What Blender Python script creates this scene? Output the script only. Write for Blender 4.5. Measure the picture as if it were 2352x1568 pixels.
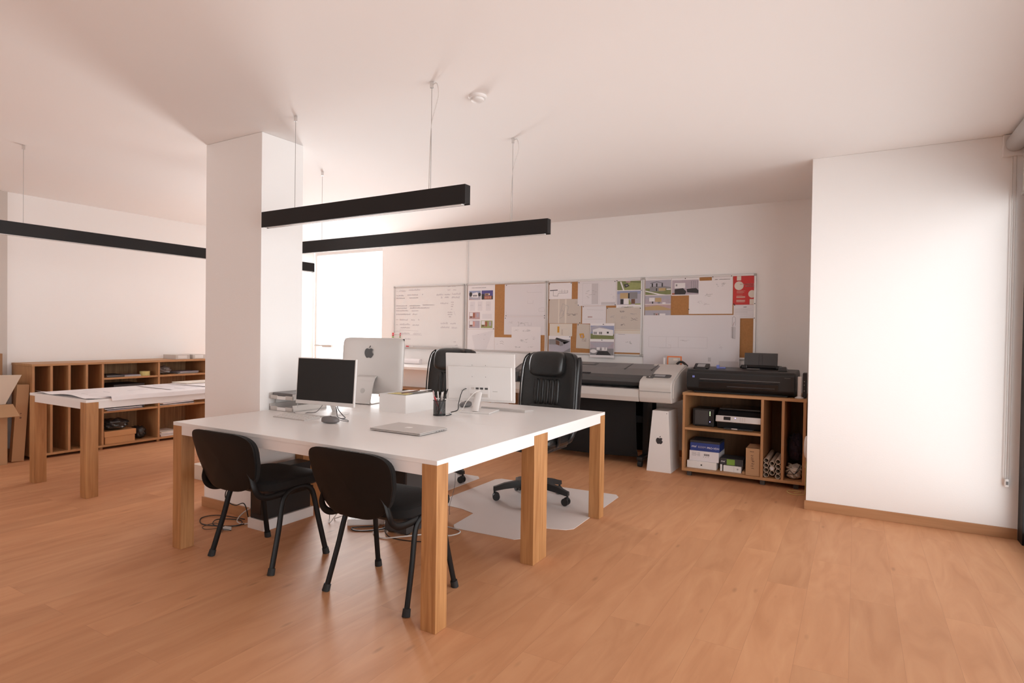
import bpy, bmesh, math, random
from mathutils import Matrix, Vector
R_ = math.radians
random.seed(7)
SC = bpy.context.scene
for o in list(bpy.data.objects):
    bpy.data.objects.remove(o)
COL = SC.collection

# ------------------------------------------------------------------ camera
H = 1.2841
F, YAW, PITCH, ROLL = 1360.13, R_(-30.1303), R_(-0.7705), R_(0.801)
fw = Vector((math.sin(YAW)*math.cos(PITCH), math.cos(YAW)*math.cos(PITCH), math.sin(PITCH)))
rt0 = Vector((math.cos(YAW), -math.sin(YAW), 0)); up0 = rt0.cross(fw)
rt = math.cos(ROLL)*rt0 + math.sin(ROLL)*up0
up = -math.sin(ROLL)*rt0 + math.cos(ROLL)*up0
cam = bpy.data.cameras.new('camera'); cam.sensor_width = 36; cam.lens = F/2352*36
cam.clip_start = .05; cam.clip_end = 200
co = bpy.data.objects.new('camera', cam); COL.objects.link(co)
co.matrix_world = Matrix(((rt.x, up.x, -fw.x, 0), (rt.y, up.y, -fw.y, 0), (rt.z, up.z, -fw.z, H), (0, 0, 0, 1)))
SC.camera = co

# ------------------------------------------------------------------ world, light, exposure
SC.view_settings.view_transform = 'Standard'; SC.view_settings.look = 'None'
SC.view_settings.exposure = 0.08; SC.view_settings.gamma = 1; SC.view_settings.use_curve_mapping = False
# overcast daylight, with made-up bright lobes added to shape the light coming through the glazing
BASE = 1.0 
LOBES = (((1, .0, -.05), 4.7, 4.0), ((.30, -.95, 0), 7.2, 12.0), ((-.88, .46, -.04), 66.0, 5.0), ((-.3, .95, 0), 5.5, 3.0))
TINT = (1.0, .985, .985) 
WY0 = -.8 # where the shop-front glazing starts
w = bpy.data.worlds.new('daylight'); SC.world = w; w.use_nodes = True
nt = w.node_tree; nt.nodes.clear()
wo = nt.nodes.new('ShaderNodeOutputWorld'); bg = nt.nodes.new('ShaderNodeBackground'); tc = nt.nodes.new('ShaderNodeTexCoord')
bg.inputs[0].default_value = (*TINT, 1)
def wmath(op, a, b):
    n = nt.nodes.new('ShaderNodeMath'); n.operation = op
    for i, v in enumerate((a, b)):
        if isinstance(v, (int, float)): n.inputs[i].default_value = v
        else: nt.links.new(v, n.inputs[i])
    return n.outputs[0]
tot = BASE
for d, amp, ex in LOBES:
    dn = nt.nodes.new('ShaderNodeVectorMath'); dn.operation = 'DOT_PRODUCT'; dn.inputs[1].default_value = Vector(d).normalized()
    nt.links.new(tc.outputs['Generated'], dn.inputs[0])
    tot = wmath('ADD', wmath('MULTIPLY', wmath('POWER', wmath('MAXIMUM', dn.outputs['Value'], 0.0), ex), amp), tot)
nt.links.new(tot, bg.inputs[1]); nt.links.new(bg.outputs[0], wo.inputs[0])

def portal(name, loc, rot, sx, sy):
    l = bpy.data.lights.new(name, 'AREA'); l.shape = 'RECTANGLE'; l.size = sx; l.size_y = sy
    l.cycles.is_portal = True
    o = bpy.data.objects.new(name, l); COL.objects.link(o); o.location = loc; o.rotation_euler = rot
portal('window_portal', (1.10, (WY0+4.93)/2, 1.22), (0, R_(90), 0), 2.44, 4.93-WY0)
portal('front_portal', (-5.1, -3.12, 1.55), (R_(90), 0, 0), 3.0, 1.3)  # portal of the added window behind the camera
portal('door_portal', (-6.55, 6.545, 1.25), (R_(-90), 0, 0), 1.445, 2.5)
cy = SC.cycles
cy.use_denoising = True
try: cy.denoiser = 'OPENIMAGEDENOISE'
except Exception: pass
cy.max_bounces = 10; cy.diffuse_bounces = 7; cy.glossy_bounces = 4; cy.transparent_max_bounces = 8
cy.caustics_reflective = False; cy.caustics_refractive = False; cy.sample_clamp_indirect = 3.5; cy.sample_clamp_direct = 4

# ------------------------------------------------------------------ materials
def nodes(name):
    m = bpy.data.materials.new(name); m.use_nodes = True
    return m, m.node_tree, m.node_tree.nodes['Principled BSDF']
def lerp(a, k): return tuple(max(0, min(1, c*k)) for c in a)
def mat(name, col, rough=.5, metal=0, var=.05, scale=6, bump=0, bscale=60, coat=0, spec=.5):
    m, t, p = nodes(name)
    n = t.nodes.new('ShaderNodeTexNoise'); n.inputs['Scale'].default_value = scale; n.inputs['Detail'].default_value = 4
    c = t.nodes.new('ShaderNodeTexCoord'); t.links.new(c.outputs['Object'], n.inputs['Vector'])
    x = t.nodes.new('ShaderNodeMix'); x.data_type = 'RGBA'
    x.inputs[6].default_value = (*lerp(col, 1-var), 1); x.inputs[7].default_value = (*lerp(col, 1+var), 1)
    t.links.new(n.outputs['Fac'], x.inputs[0]); t.links.new(x.outputs[2], p.inputs['Base Color'])
    p.inputs['Roughness'].default_value = rough; p.inputs['Metallic'].default_value = metal
    p.inputs['Coat Weight'].default_value = coat; p.inputs['Specular IOR Level'].default_value = spec
    if bump:
        b = t.nodes.new('ShaderNodeTexNoise'); b.inputs['Scale'].default_value = bscale; b.inputs['Detail'].default_value = 3
        t.links.new(c.outputs['Object'], b.inputs['Vector'])
        u = t.nodes.new('ShaderNodeBump'); u.inputs['Strength'].default_value = bump; u.inputs['Distance'].default_value = .01
        t.links.new(b.outputs['Fac'], u.inputs['Height']); t.links.new(u.outputs[0], p.inputs['Normal'])
    return m
def wood(name, c1, c2, axis='z', fine=40, rough=.45, stretch=14):
    m, t, p = nodes(name)
    c = t.nodes.new('ShaderNodeTexCoord'); mp = t.nodes.new('ShaderNodeMapping')
    s = [fine, fine, fine]; s['xyz'.index(axis)] = fine/stretch
    mp.inputs['Scale'].default_value = s
    t.links.new(c.outputs['Object'], mp.inputs['Vector'])
    n = t.nodes.new('ShaderNodeTexNoise'); n.inputs['Scale'].default_value = 1; n.inputs['Detail'].default_value = 5; n.inputs['Distortion'].default_value = .6
    t.links.new(mp.outputs[0], n.inputs['Vector'])
    r = t.nodes.new('ShaderNodeValToRGB'); r.color_ramp.elements[0].position = .3; r.color_ramp.elements[1].position = .7
    r.color_ramp.elements[0].color = (*c1, 1); r.color_ramp.elements[1].color = (*c2, 1)
    t.links.new(n.outputs['Fac'], r.inputs[0]); t.links.new(r.outputs[0], p.inputs['Base Color'])
    p.inputs['Roughness'].default_value = rough
    return m
def floor_mat():
    m, t, p = nodes('laminate_planks'); L = t.links.new
    c = t.nodes.new('ShaderNodeTexCoord'); s = t.nodes.new('ShaderNodeSeparateXYZ'); L(c.outputs['Object'], s.inputs[0])
    k = t.nodes.new('ShaderNodeCombineXYZ'); L(s.outputs[1], k.inputs[0]); L(s.outputs[0], k.inputs[1])
    b = t.nodes.new('ShaderNodeTexBrick'); L(k.outputs[0], b.inputs['Vector'])
    b.inputs['Color1'].default_value = (0, 0, 0, 1); b.inputs['Color2'].default_value = (1, 1, 1, 1); b.inputs['Mortar'].default_value = (.5, .5, .5, 1)
    b.inputs['Scale'].default_value = 1; b.inputs['Brick Width'].default_value = 1.28; b.inputs['Row Height'].default_value = .19
    b.inputs['Mortar Size'].default_value = .0007; b.inputs['Mortar Smooth'].default_value = .4; b.offset = .37
    # grain, different on every plank
    a = t.nodes.new('ShaderNodeVectorMath'); a.operation = 'MULTIPLY_ADD'
    L(b.outputs['Color'], a.inputs[0]); a.inputs[1].default_value = (37, 11, 5); L(k.outputs[0], a.inputs[2])
    mp = t.nodes.new('ShaderNodeMapping'); mp.inputs['Scale'].default_value = (1.5, 8, 1); L(a.outputs[0], mp.inputs['Vector'])
    n = t.nodes.new('ShaderNodeTexNoise'); n.inputs['Scale'].default_value = 1; n.inputs['Detail'].default_value = 6; n.inputs['Distortion'].default_value = 1.6
    L(mp.outputs[0], n.inputs['Vector'])
    r = t.nodes.new('ShaderNodeValToRGB'); e = r.color_ramp.elements
    e[0].position = .2; e[0].color = (.50, .232, .112, 1); e[1].position = .8; e[1].color = (.64, .335, .175, 1)
    q = r.color_ramp.elements.new(.5); q.color = (.58, .285, .145, 1)
    L(n.outputs['Fac'], r.inputs[0])
    h = t.nodes.new('ShaderNodeHueSaturation')
    mr = t.nodes.new('ShaderNodeMapRange'); mr.inputs[3].default_value = .945; mr.inputs[4].default_value = 1.045
    sb = t.nodes.new('ShaderNodeSeparateColor'); L(b.outputs['Color'], sb.inputs[0]); L(sb.outputs[0], mr.inputs[0])
    L(mr.outputs[0], h.inputs['Value']); L(r.outputs[0], h.inputs['Color'])
    g = t.nodes.new('ShaderNodeMix'); g.data_type = 'RGBA'; L(b.outputs['Fac'], g.inputs[0]); L(h.outputs[0], g.inputs[6])
    g.inputs[7].default_value = (.43, .205, .105, 1)
    # sparse knots
    v = t.nodes.new('ShaderNodeMapping'); v.inputs['Scale'].default_value = (2.6, 8, 1); L(a.outputs[0], v.inputs['Vector'])
    vo = t.nodes.new('ShaderNodeTexVoronoi'); vo.inputs['Scale'].default_value = 1; L(v.outputs[0], vo.inputs['Vector'])
    kr = t.nodes.new('ShaderNodeMapRange'); kr.inputs[1].default_value = .03; kr.inputs[2].default_value = .11; kr.inputs[3].default_value = .45; kr.inputs[4].default_value = 0
    L(vo.outputs['Distance'], kr.inputs[0])
    g2 = t.nodes.new('ShaderNodeMix'); g2.data_type = 'RGBA'; L(kr.outputs[0], g2.inputs[0]); L(g.outputs[2], g2.inputs[6]); g2.inputs[7].default_value = (.27, .13, .06, 1)
    L(g2.outputs[2], p.inputs['Base Color'])
    p.inputs['Roughness'].default_value = .58; p.inputs['Specular IOR Level'].default_value = .2
    return m
def glass_mat(name, tint=(.97, .98, .98), gl=.06):
    m, t, p = nodes(name); t.nodes.remove(p)
    o = t.nodes['Material Output']
    tr = t.nodes.new('ShaderNodeBsdfTransparent'); tr.inputs[0].default_value = (*tint, 1)
    g = t.nodes.new('ShaderNodeBsdfGlossy'); g.inputs['Roughness'].default_value = .02
    ge = t.nodes.new('ShaderNodeNewGeometry'); dt = t.nodes.new('ShaderNodeVectorMath'); dt.operation = 'DOT_PRODUCT'
    t.links.new(ge.outputs['Incoming'], dt.inputs[0]); t.links.new(ge.outputs['Normal'], dt.inputs[1])
    def mth(op, a, b=None):      # Schlick reflectance, the same from both sides of the pane
        n = t.nodes.new('ShaderNodeMath'); n.operation = op
        for i, v in enumerate((a, b)):
            if v is None: continue
            if isinstance(v, (int, float)): n.inputs[i].default_value = v
            else: t.links.new(v, n.inputs[i])
        return n.outputs[0]
    f = mth('ADD', mth('MULTIPLY', mth('POWER', mth('SUBTRACT', 1, mth('ABSOLUTE', dt.outputs['Value'])), 5), .9), .03)
    x = t.nodes.new('ShaderNodeMixShader')
    t.links.new(f, x.inputs[0]); t.links.new(tr.outputs[0], x.inputs[1]); t.links.new(g.outputs[0], x.inputs[2]); t.links.new(x.outputs[0], o.inputs[0])
    return m
def glow(name, col, s):
    m, t, p = nodes(name); p.inputs['Base Color'].default_value = (*col, 1)
    p.inputs['Emission Color'].default_value = (*col, 1); p.inputs['Emission Strength'].default_value = s
    return m
M = {}
M['wall'] = mat('white_wall_paint', (.905, .89, .88), .9, var=.012, scale=1.5, bump=.05, bscale=120)
M['ceil'] = mat('white_ceiling_paint', (.905, .885, .875), .95, var=.012, scale=1)
M['greige'] = mat('greige_wall_tone', (.60, .55, .51), .9, var=.015)
M['floor'] = floor_mat()
M['skirt'] = wood('skirting_wood', (.40, .20, .09), (.47, .245, .12), 'x', 30, .45)
M['laminate'] = mat('white_table_laminate', (.85, .825, .81), .30, var=.008, spec=.4)
M['apron'] = mat('white_apron_laminate', (.84, .81, .80), .35, var=.008)
M['oak'] = wood('oak_leg', (.34, .148, .050), (.52, .262, .104), 'z', 42, .5, 16)
M['beech'] = wood('beech_board', (.40, .20, .085), (.49, .262, .118), 'y', 26, .5, 8)
M['beechx'] = wood('beech_board_wide', (.40, .20, .085), (.49, .262, .118), 'x', 26, .5, 8)
M['beechz'] = wood('beech_board_upright', (.39, .19, .08), (.48, .25, .112), 'z', 26, .5, 8)
M['darkpanel'] = wood('dark_back_panel', (.16, .08, .036), (.22, .11, .05), 'z', 26, .6, 8)
M['ply'] = wood('striped_back_panel', (.25, .125, .055), (.46, .27, .13), 'z', 60, .6, 20)
M['blackmetal'] = mat('black_painted_aluminium', (.013, .011, .011), .5, var=.1, spec=.3)
M['chairframe'] = mat('black_chair_frame', (.006, .005, .005), .42, var=.1, spec=.25)
M['monitorwhite'] = mat('white_monitor_plastic', (.72, .695, .68), .4, var=.01)
M['shell'] = mat('black_chair_shell', (.008, .0065, .006), .5, var=.1, spec=.22)
M['warmgrey'] = mat('warm_grey_plastic', (.58, .545, .515), .42, var=.015)
M['blackplastic'] = mat('black_plastic', (.012, .012, .013), .42, var=.1)
M['blackgloss'] = mat('black_gloss_plastic', (.010, .010, .011), .18, var=.1)
M['blackcloth'] = mat('black_cloth', (.008, .007, .007), .95, var=.2, bump=.2, bscale=300)
M['leather'] = mat('black_leather', (.009, .009, .009), .33, var=.15, bump=.12, bscale=130)
M['leatherside'] = mat('black_leather_side', (.012, .012, .013), .28, var=.15, bump=.1, bscale=130)
M['rubber'] = mat('black_rubber', (.014, .014, .014), .7, var=.1)
M['chrome'] = mat('chrome', (.75, .74, .73), .2, 1, var=.02)
M['alu'] = mat('aluminium', (.66, .64, .63), .38, .85, var=.02)
M['alusoft'] = mat('anodised_aluminium', (.55, .52, .50), .5, .25, var=.015)
M['whiteplastic'] = mat('white_plastic', (.80, .775, .76), .4, var=.01)
M['greyplastic'] = mat('grey_plastic', (.42, .40, .385), .45, var=.03)
M['lightgrey'] = mat('light_grey_plastic', (.56, .52, .49), .45, var=.02)
M['darkgrey'] = mat('dark_grey_plastic', (.055, .052, .052), .4, var=.06)
M['midgrey'] = mat('mid_grey_plastic', (.15, .14, .14), .38, var=.05)
M['screen'] = mat('dark_screen', (.012, .011, .011), .3, var=.02, spec=.4)
M['lcd'] = mat('grey_display', (.33, .33, .34), .3, var=.03)
M['diffuser'] = mat('unlit_diffuser', (.75, .73, .72), .5, var=.02)
M['steel'] = mat('steel_wire', (.45, .43, .42), .4, .9, var=.05)
M['paper'] = mat('white_paper', (.84, .80, .81), .85, var=.012, scale=3)
M['paper2'] = mat('cool_white_paper', (.76, .725, .745), .85, var=.015, scale=3)
M['beigepaper'] = mat('beige_tracing_paper', (.60, .53, .47), .85, var=.03, scale=4)
M['creampaper'] = mat('cream_paper', (.72, .65, .57), .85, var=.03, scale=4)
M['faint'] = mat('faint_pencil', (.60, .565, .58), .9)
M['pencil'] = mat('pencil_line', (.36, .34, .35), .9)
M['ink'] = mat('dark_ink', (.10, .09, .10), .9)
M['marker'] = mat('faded_marker', (.50, .455, .49), .8)
M['cork'] = mat('cork', (.43, .205, .075), .9, var=.16, scale=60, bump=.3, bscale=200)
M['white_enamel'] = mat('whiteboard_enamel', (.82, .795, .78), .25, var=.01)
M['kraft'] = mat('kraft_cardboard', (.47, .275, .145), .85, var=.05, scale=3)
M['kraftpale'] = mat('pale_cardboard', (.66, .56, .46), .85, var=.04, scale=3)
M['kraftdark'] = mat('brown_cardboard', (.36, .19, .095), .85, var=.06, scale=3)
M['orangebox'] = mat('tan_cardboard', (.53, .27, .115), .7, var=.05, scale=3)
M['red'] = mat('red_print', (.56, .030, .028), .5, var=.02)
M['offwhite'] = mat('off_white_print', (.74, .66, .58), .6, var=.02)
M['pinkprint'] = mat('pink_print', (.62, .33, .28), .6)
M['blue'] = mat('blue_print', (.028, .055, .24), .45)
M['green'] = mat('green_print', (.19, .33, .05), .5)
M['orange'] = mat('orange_plastic', (.75, .20, .06), .5)
M['yellow'] = mat('yellow_tape', (.68, .57, .22), .6)
M['sky'] = mat('print_sky', (.30, .33, .48), .6, var=.1); M['skyd'] = mat('print_dusk_sky', (.085, .075, .25), .6, var=.15)
M['haze'] = mat('print_haze', (.42, .40, .46), .6, var=.08); M['grass'] = mat('print_grass', (.20, .22, .09), .6, var=.2, scale=30)
M['grass2'] = mat('print_bright_grass', (.31, .33, .13), .6, var=.2, scale=30); M['grey'] = mat('print_grey', (.25, .24, .25), .6, var=.1)
M['dark'] = mat('print_dark', (.035, .032, .035), .6, var=.3, scale=20); M['brown'] = mat('print_brown', (.17, .085, .055), .6, var=.3, scale=25)
M['terra'] = mat('print_terracotta', (.36, .12, .07), .6, var=.3, scale=25); M['tan'] = mat('print_tan', (.50, .35, .18), .6, var=.1)
M['lilac'] = mat('print_lilac', (.45, .38, .43), .6, var=.15, scale=20); M['rose'] = mat('print_rose', (.50, .34, .34), .6, var=.2, scale=25)
M['pwhite'] = mat('print_white', (.80, .77, .78), .6); M['ochre'] = mat('print_ochre', (.62, .30, .03), .6)
M['clearmat'] = mat('frosted_chair_mat', (.78, .70, .67), .45, var=.02)
M['bag'] = mat('black_plastic_bag', (.03, .028, .028), .25, var=.3, bump=.6, bscale=25)
M['bag2'] = mat('grey_plastic_bag', (.22, .19, .18), .3, var=.3, bump=.6, bscale=25)
M['purple'] = mat('dark_purple_cloth', (.045, .028, .045), .9, var=.3, bump=.5, bscale=20)
M['glass'] = glass_mat('window_glass')
M['mesh'] = None
M['led'] = glow('green_led', (.75, 1, .55), 2.2); M['ledb'] = glow('violet_led', (.45, .42, 1), 2.5)
M['capred'] = mat('red_cap', (.58, .03, .05), .5); M['bluecable'] = mat('blue_clip_plastic', (.20, .24, .62), .5)
M['whitecable'] = mat('white_cable', (.62, .58, .55), .5)
def mesh_mat():
    m, t, p = nodes('black_wire_mesh'); o = t.nodes['Material Output']
    p.inputs['Base Color'].default_value = (.012, .012, .012, 1); p.inputs['Roughness'].default_value = .4
    c = t.nodes.new('ShaderNodeTexCoord'); ck = t.nodes.new('ShaderNodeTexBrick')
    mp = t.nodes.new('ShaderNodeMapping'); mp.inputs['Scale'].default_value = (400, 400, 400); t.links.new(c.outputs['UV'], mp.inputs[0])
    n = t.nodes.new('ShaderNodeTexNoise'); n.inputs['Scale'].default_value = 900; t.links.new(c.outputs['Object'], n.inputs[0])
    gt = t.nodes.new('ShaderNodeMath'); gt.operation = 'GREATER_THAN'; gt.inputs[1].default_value = .545; t.links.new(n.outputs['Fac'], gt.inputs[0])
    tr = t.nodes.new('ShaderNodeBsdfTransparent'); x = t.nodes.new('ShaderNodeMixShader')
    t.links.new(gt.outputs[0], x.inputs[0]); t.links.new(p.outputs[0], x.inputs[1]); t.links.new(tr.outputs[0], x.inputs[2]); t.links.new(x.outputs[0], o.inputs[0])
    return m
M['mesh'] = mesh_mat()

# ------------------------------------------------------------------ mesh helpers
FR = {}
class B:
    def __init__(s): s.bm = bmesh.new(); s.m = []; s.bev = False
    def mi(s, k):
        k = M[k] if isinstance(k, str) else k
        if k not in s.m: s.m.append(k)
        return s.m.index(k)
    def add(s, tb, k, X=None):
        i = s.mi(k)
        for f in tb.faces: f.material_index = i
        if X is not None: bmesh.ops.transform(tb, matrix=X, verts=tb.verts)
        me = bpy.data.meshes.new('t'); tb.to_mesh(me); tb.free(); s.bm.from_mesh(me); bpy.data.meshes.remove(me); return s
    def box(s, x0, x1, y0, y1, z0, z1, k, b=0, X=None, seg=2):
        t = bmesh.new(); bmesh.ops.create_cube(t, size=1)
        for v in t.verts: v.co = Vector(((x0+x1)/2+v.co.x*(x1-x0), (y0+y1)/2+v.co.y*(y1-y0), (z0+z1)/2+v.co.z*(z1-z0)))
        if b: s.bev = True; bmesh.ops.bevel(t, geom=t.edges[:], offset=b, segments=seg, profile=.5, affect='EDGES')
        return s.add(t, k, X)
    def prism(s, poly, ax, a0, a1, k, b=0, X=None, seg=2):
        """poly: 2-D points in the two other axes (in xyz order), extruded along ax from a0 to a1"""
        t = bmesh.new(); i = 'xyz'.index(ax); o = [j for j in range(3) if j != i]
        def P(p, a):
            c = [0, 0, 0]; c[i] = a; c[o[0]] = p[0]; c[o[1]] = p[1]; return c
        A = [t.verts.new(P(p, a0)) for p in poly]; C = [t.verts.new(P(p, a1)) for p in poly]; n = len(poly)
        t.faces.new(A); t.faces.new(C[::-1])
        for j in range(n): t.faces.new((A[j], C[j], C[(j+1) % n], A[(j+1) % n]))
        bmesh.ops.recalc_face_normals(t, faces=t.faces)
        if b: s.bev = True; bmesh.ops.bevel(t, geom=t.edges[:], offset=b, segments=seg, profile=.5, affect='EDGES')
        return s.add(t, k, X)
    def cyl(s, p0, p1, r0, k, r1=None, n=20, caps=True, X=None):
        r1 = r0 if r1 is None else r1
        return s.loft([circ(p0, p1, r0, n), circ(p1, Vector(p1)*2-Vector(p0), r1, n)], k, caps, X)
    def loft(s, rings, k, caps=True, X=None, closed=False):
        t = bmesh.new(); V = [[t.verts.new(p) for p in r] for r in rings]; n = len(V[0]); m = len(V)
        for i in range(m if closed else m-1):
            a, c = V[i], V[(i+1) % m]
            for j in range(n): t.faces.new((a[j], a[(j+1) % n], c[(j+1) % n], c[j]))
        if caps and not closed: t.faces.new(V[0][::-1]); t.faces.new(V[-1])
        bmesh.ops.recalc_face_normals(t, faces=t.faces)
        return s.add(t, k, X)
    def tube(s, pts, r, k, n=8, smooth=0, closed=False, flat=None, X=None):
        P = [Vector(p) for p in pts]
        if smooth: P = spline(P, smooth, closed)
        rings = []; m = len(P); nrm = None
        for i, p in enumerate(P):
            a = P[(i-1) % m] if (closed or i > 0) else p; c = P[(i+1) % m] if (closed or i < m-1) else p
            d = (c-a).normalized() if (c-a).length > 1e-9 else Vector((0, 0, 1))
            if nrm is None: nrm = d.orthogonal().normalized() if flat is None else (Vector(flat[2])-d*d.dot(Vector(flat[2]))).normalized()
            else:
                q = nrm-d*d.dot(nrm); nrm = q.normalized() if q.length > 1e-6 else d.orthogonal().normalized()
            bn = d.cross(nrm); ra, rb = (r, r) if flat is None else (flat[0], flat[1])
            rr = r[i] if isinstance(r, (list, tuple)) else None
            if rr: ra = rb = rr
            rings.append([p+nrm*math.cos(q)*ra+bn*math.sin(q)*rb for q in [2*math.pi*j/n for j in range(n)]])
        return s.loft(rings, k, True, X, closed)
    def lathe(s, prof, k, c=(0, 0, 0), n=24, X=None, caps=True):
        return s.loft([[(c[0]+r*math.cos(2*math.pi*j/n), c[1]+r*math.sin(2*math.pi*j/n), c[2]+z) for j in range(n)] for r, z in prof], k, caps, X)
    def sq(s, c, h, k, e1=.4, e2=.4, n=32, m=16, X=None, f=None):
        """superellipsoid cushion; f(x,y,z)->offset vector lets it be shaped"""
        g = lambda v, e: math.copysign(abs(v)**e, v); rings = []
        for i in range(m+1):
            a = -math.pi/2+math.pi*i/m; ca, sa = g(math.cos(a), e1), g(math.sin(a), e1); ca = max(ca, 1e-3)
            ring = []
            for j in range(n):
                q = 2*math.pi*j/n
                v = Vector((h[0]*ca*g(math.cos(q), e2), h[1]*ca*g(math.sin(q), e2), h[2]*sa))
                if f: v = v+Vector(f(*v))
                ring.append(Vector(c)+v)
            rings.append(ring)
        return s.loft(rings, k, True, X)
    def poly(s, pts, k):
        t = bmesh.new(); t.faces.new([t.verts.new(p) for p in pts]); return s.add(t, k)
    def text(s, body, size, X, k, align='LEFT', shear=0, ex=.0004):
        cu = bpy.data.curves.new('t', 'FONT'); cu.body = body; cu.size = size; cu.align_x = align; cu.shear = shear; cu.extrude = ex; cu.resolution_u = 3
        o = bpy.data.objects.new('t', cu); COL.objects.link(o); dg = bpy.context.evaluated_depsgraph_get()
        me = bpy.data.meshes.new_from_object(o.evaluated_get(dg)); t = bmesh.new(); t.from_mesh(me)
        bpy.data.objects.remove(o); bpy.data.curves.remove(cu); bpy.data.meshes.remove(me)
        return s.add(t, k, X)
    def build(s, name, parent=None, W=False, loc=None, ang=38):
        me = bpy.data.meshes.new(name); f = FR.get(parent)
        if W and f is not None: bmesh.ops.transform(s.bm, matrix=f.inverted(), verts=s.bm.verts)
        if loc is not None: bmesh.ops.translate(s.bm, vec=-Vector(loc), verts=s.bm.verts)
        s.bm.to_mesh(me); s.bm.free()
        for x in s.m: me.materials.append(x)
        me.polygons.foreach_set('use_smooth', [True]*len(me.polygons)); me.set_sharp_from_angle(angle=R_(ang))
        o = bpy.data.objects.new(name, me); COL.objects.link(o)
        if s.bev: wn = o.modifiers.new('weighted_normals', 'WEIGHTED_NORMAL'); wn.keep_sharp = True; wn.weight = 100
        if parent: o.parent = parent; FR[o] = f
        if loc is not None: o.location = loc; FR[o] = Matrix.Translation(loc)
        elif not parent: FR[o] = Matrix()
        return o
def circ(p, q, r, n):
    p = Vector(p); d = (Vector(q)-p).normalized(); u = d.orthogonal().normalized(); v = d.cross(u)
    return [p+u*math.cos(2*math.pi*j/n)*r+v*math.sin(2*math.pi*j/n)*r for j in range(n)]
def spline(P, k, closed=False):
    out = []; n = len(P)
    for i in range(n if closed else n-1):
        g = lambda j: P[j % n] if closed else P[max(0, min(n-1, j))]
        a, b, c, d = g(i-1), g(i), g(i+1), g(i+2)
        for t in [j/k for j in range(k)]:
            out.append(.5*((2*b)+(c-a)*t+(2*a-5*b+4*c-d)*t*t+(3*b-a-3*c+d)*t**3))
    if not closed: out.append(P[-1])
    return out
def superring(cx, cy_, z, a, b, e=.35, n=32):
    g = lambda v: math.copysign(abs(v)**e, v)
    return [(cx+a*g(math.cos(2*math.pi*j/n)), cy_+b*g(math.sin(2*math.pi*j/n)), z) for j in range(n)]
def props(o, label, cat, group=None, kind=None):
    o['label'] = label; o['category'] = cat
    if group: o['group'] = group
    if kind: o['kind'] = kind
    return o
def thing(name, label, cat, loc, rz=0, group=None):
    o = bpy.data.objects.new(name, None); COL.objects.link(o); o.location = loc; o.rotation_euler = (0, 0, rz); o.empty_display_size = .1
    FR[o] = Matrix.Translation(loc) @ Matrix.Rotation(rz, 4, 'Z')
    return props(o, label, cat, group)
def one(b, name, label, cat, loc, group=None, ang=38):
    return props(b.build(name, None, loc=loc, ang=ang), label, cat, group)
def struct(b, name, parent=None):
    o = b.build(name, parent)
    if not parent: o['kind'] = 'structure'
    return o
def copy_tree(src, loc, rz, label, group=None):
    r = src.copy(); COL.objects.link(r); r.location = loc; r.rotation_euler = (0, 0, rz); r['label'] = label
    def kids(a, b):
        for ch in list(a.children):
            c = ch.copy(); COL.objects.link(c); c.parent = b; kids(ch, c)
    kids(src, r)
    return r
XF = Matrix.Rotation(R_(90), 4, 'X')         # text and logos drawn in XY stand up facing -Y
APPLE = [(0, .30), (.10, .345), (.22, .37), (.34, .34), (.43, .255), (.37, .19), (.335, .10), (.345, .01), (.40, -.075), (.48, -.125), (.42, -.28), (.33, -.42), (.22, -.50), (.11, -.485), (0, -.455), (-.11, -.485), (-.22, -.50), (-.33, -.40), (-.42, -.26), (-.475, -.08), (-.47, .09), (-.41, .24), (-.31, .335), (-.19, .365), (-.08, .33)]
LEAF = [(0, .40), (.012, .49), (.06, .57), (.17, .635), (.175, .56), (.13, .465), (.06, .415)]
def logo(size, X, k):
    b = B()
    for pl in (APPLE, LEAF): b.prism([(p[0]*size, p[1]*size) for p in pl], 'z', 0, .0006, k, X=X)
    return b

# ------------------------------------------------------------------ the room
XL, XR, YB, YF, Z = -7.277, .924, 6.35, -3.0, 2.613
struct(B().box(XL-.2, 1.105, YF-.11, YB+.2, -.12, 0, 'floor'), 'floor')
struct(B().box(XL-.2, 1.105, YF-.11, YB+.2, Z, Z+.15, 'ceil'), 'ceiling')
struct(B().box(XL-.2, XL, YF-.11, YB+.05, 0, Z, 'wall'), 'wall_left')
struct(B().box(XL, XL+.015, YF, 2.56, 0, Z, 'greige'), 'wall_left_greige')  # darker greige tone on the near stretch of the left wall
DX0, DX1, DZ = XL, -5.83, 2.5
struct(B().box(DX1, -.3, YB, YB+.2, 0, Z, 'wall').box(DX0, DX1, YB, YB+.2, DZ, Z, 'wall'), 'wall_back')
struct(B().box(-.3016, 1.105, 4.9404, YB+.2, 0, Z, 'wall', .004), 'wall_right')
struct(B().box(XR, 1.105, WY0, 4.9404, 2.42, Z, 'wall'), 'wall_right_header')
struct(B().box(XR, 1.105, YF, WY0, 0, Z, 'wall'), 'wall_right_near')
FX0, FX1, FZ0, FZ1 = -6.6, -3.6, .9, 2.2
struct(B().box(XL-.2, 1.105, YF-.11, YF, 0, FZ0, 'wall').box(XL-.2, 1.105, YF-.11, YF, FZ1, Z, 'wall').box(XL-.2, FX0, YF-.11, YF, FZ0, FZ1, 'wall').box(FX1, 1.105, YF-.11, YF, FZ0, FZ1, 'wall'), 'wall_front')
o = struct(B().box(FX0, FX1, YF-.1, YF-.05, FZ0, FZ0+.05, 'whiteplastic').box(FX0, FX1, YF-.1, YF-.05, FZ1-.05, FZ1, 'whiteplastic').box(-5.13, -5.07, YF-.1, YF-.05, FZ0+.05, FZ1-.05, 'whiteplastic'), 'fill_window')  # unseen window, added to brighten the pillar front and back wall
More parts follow.
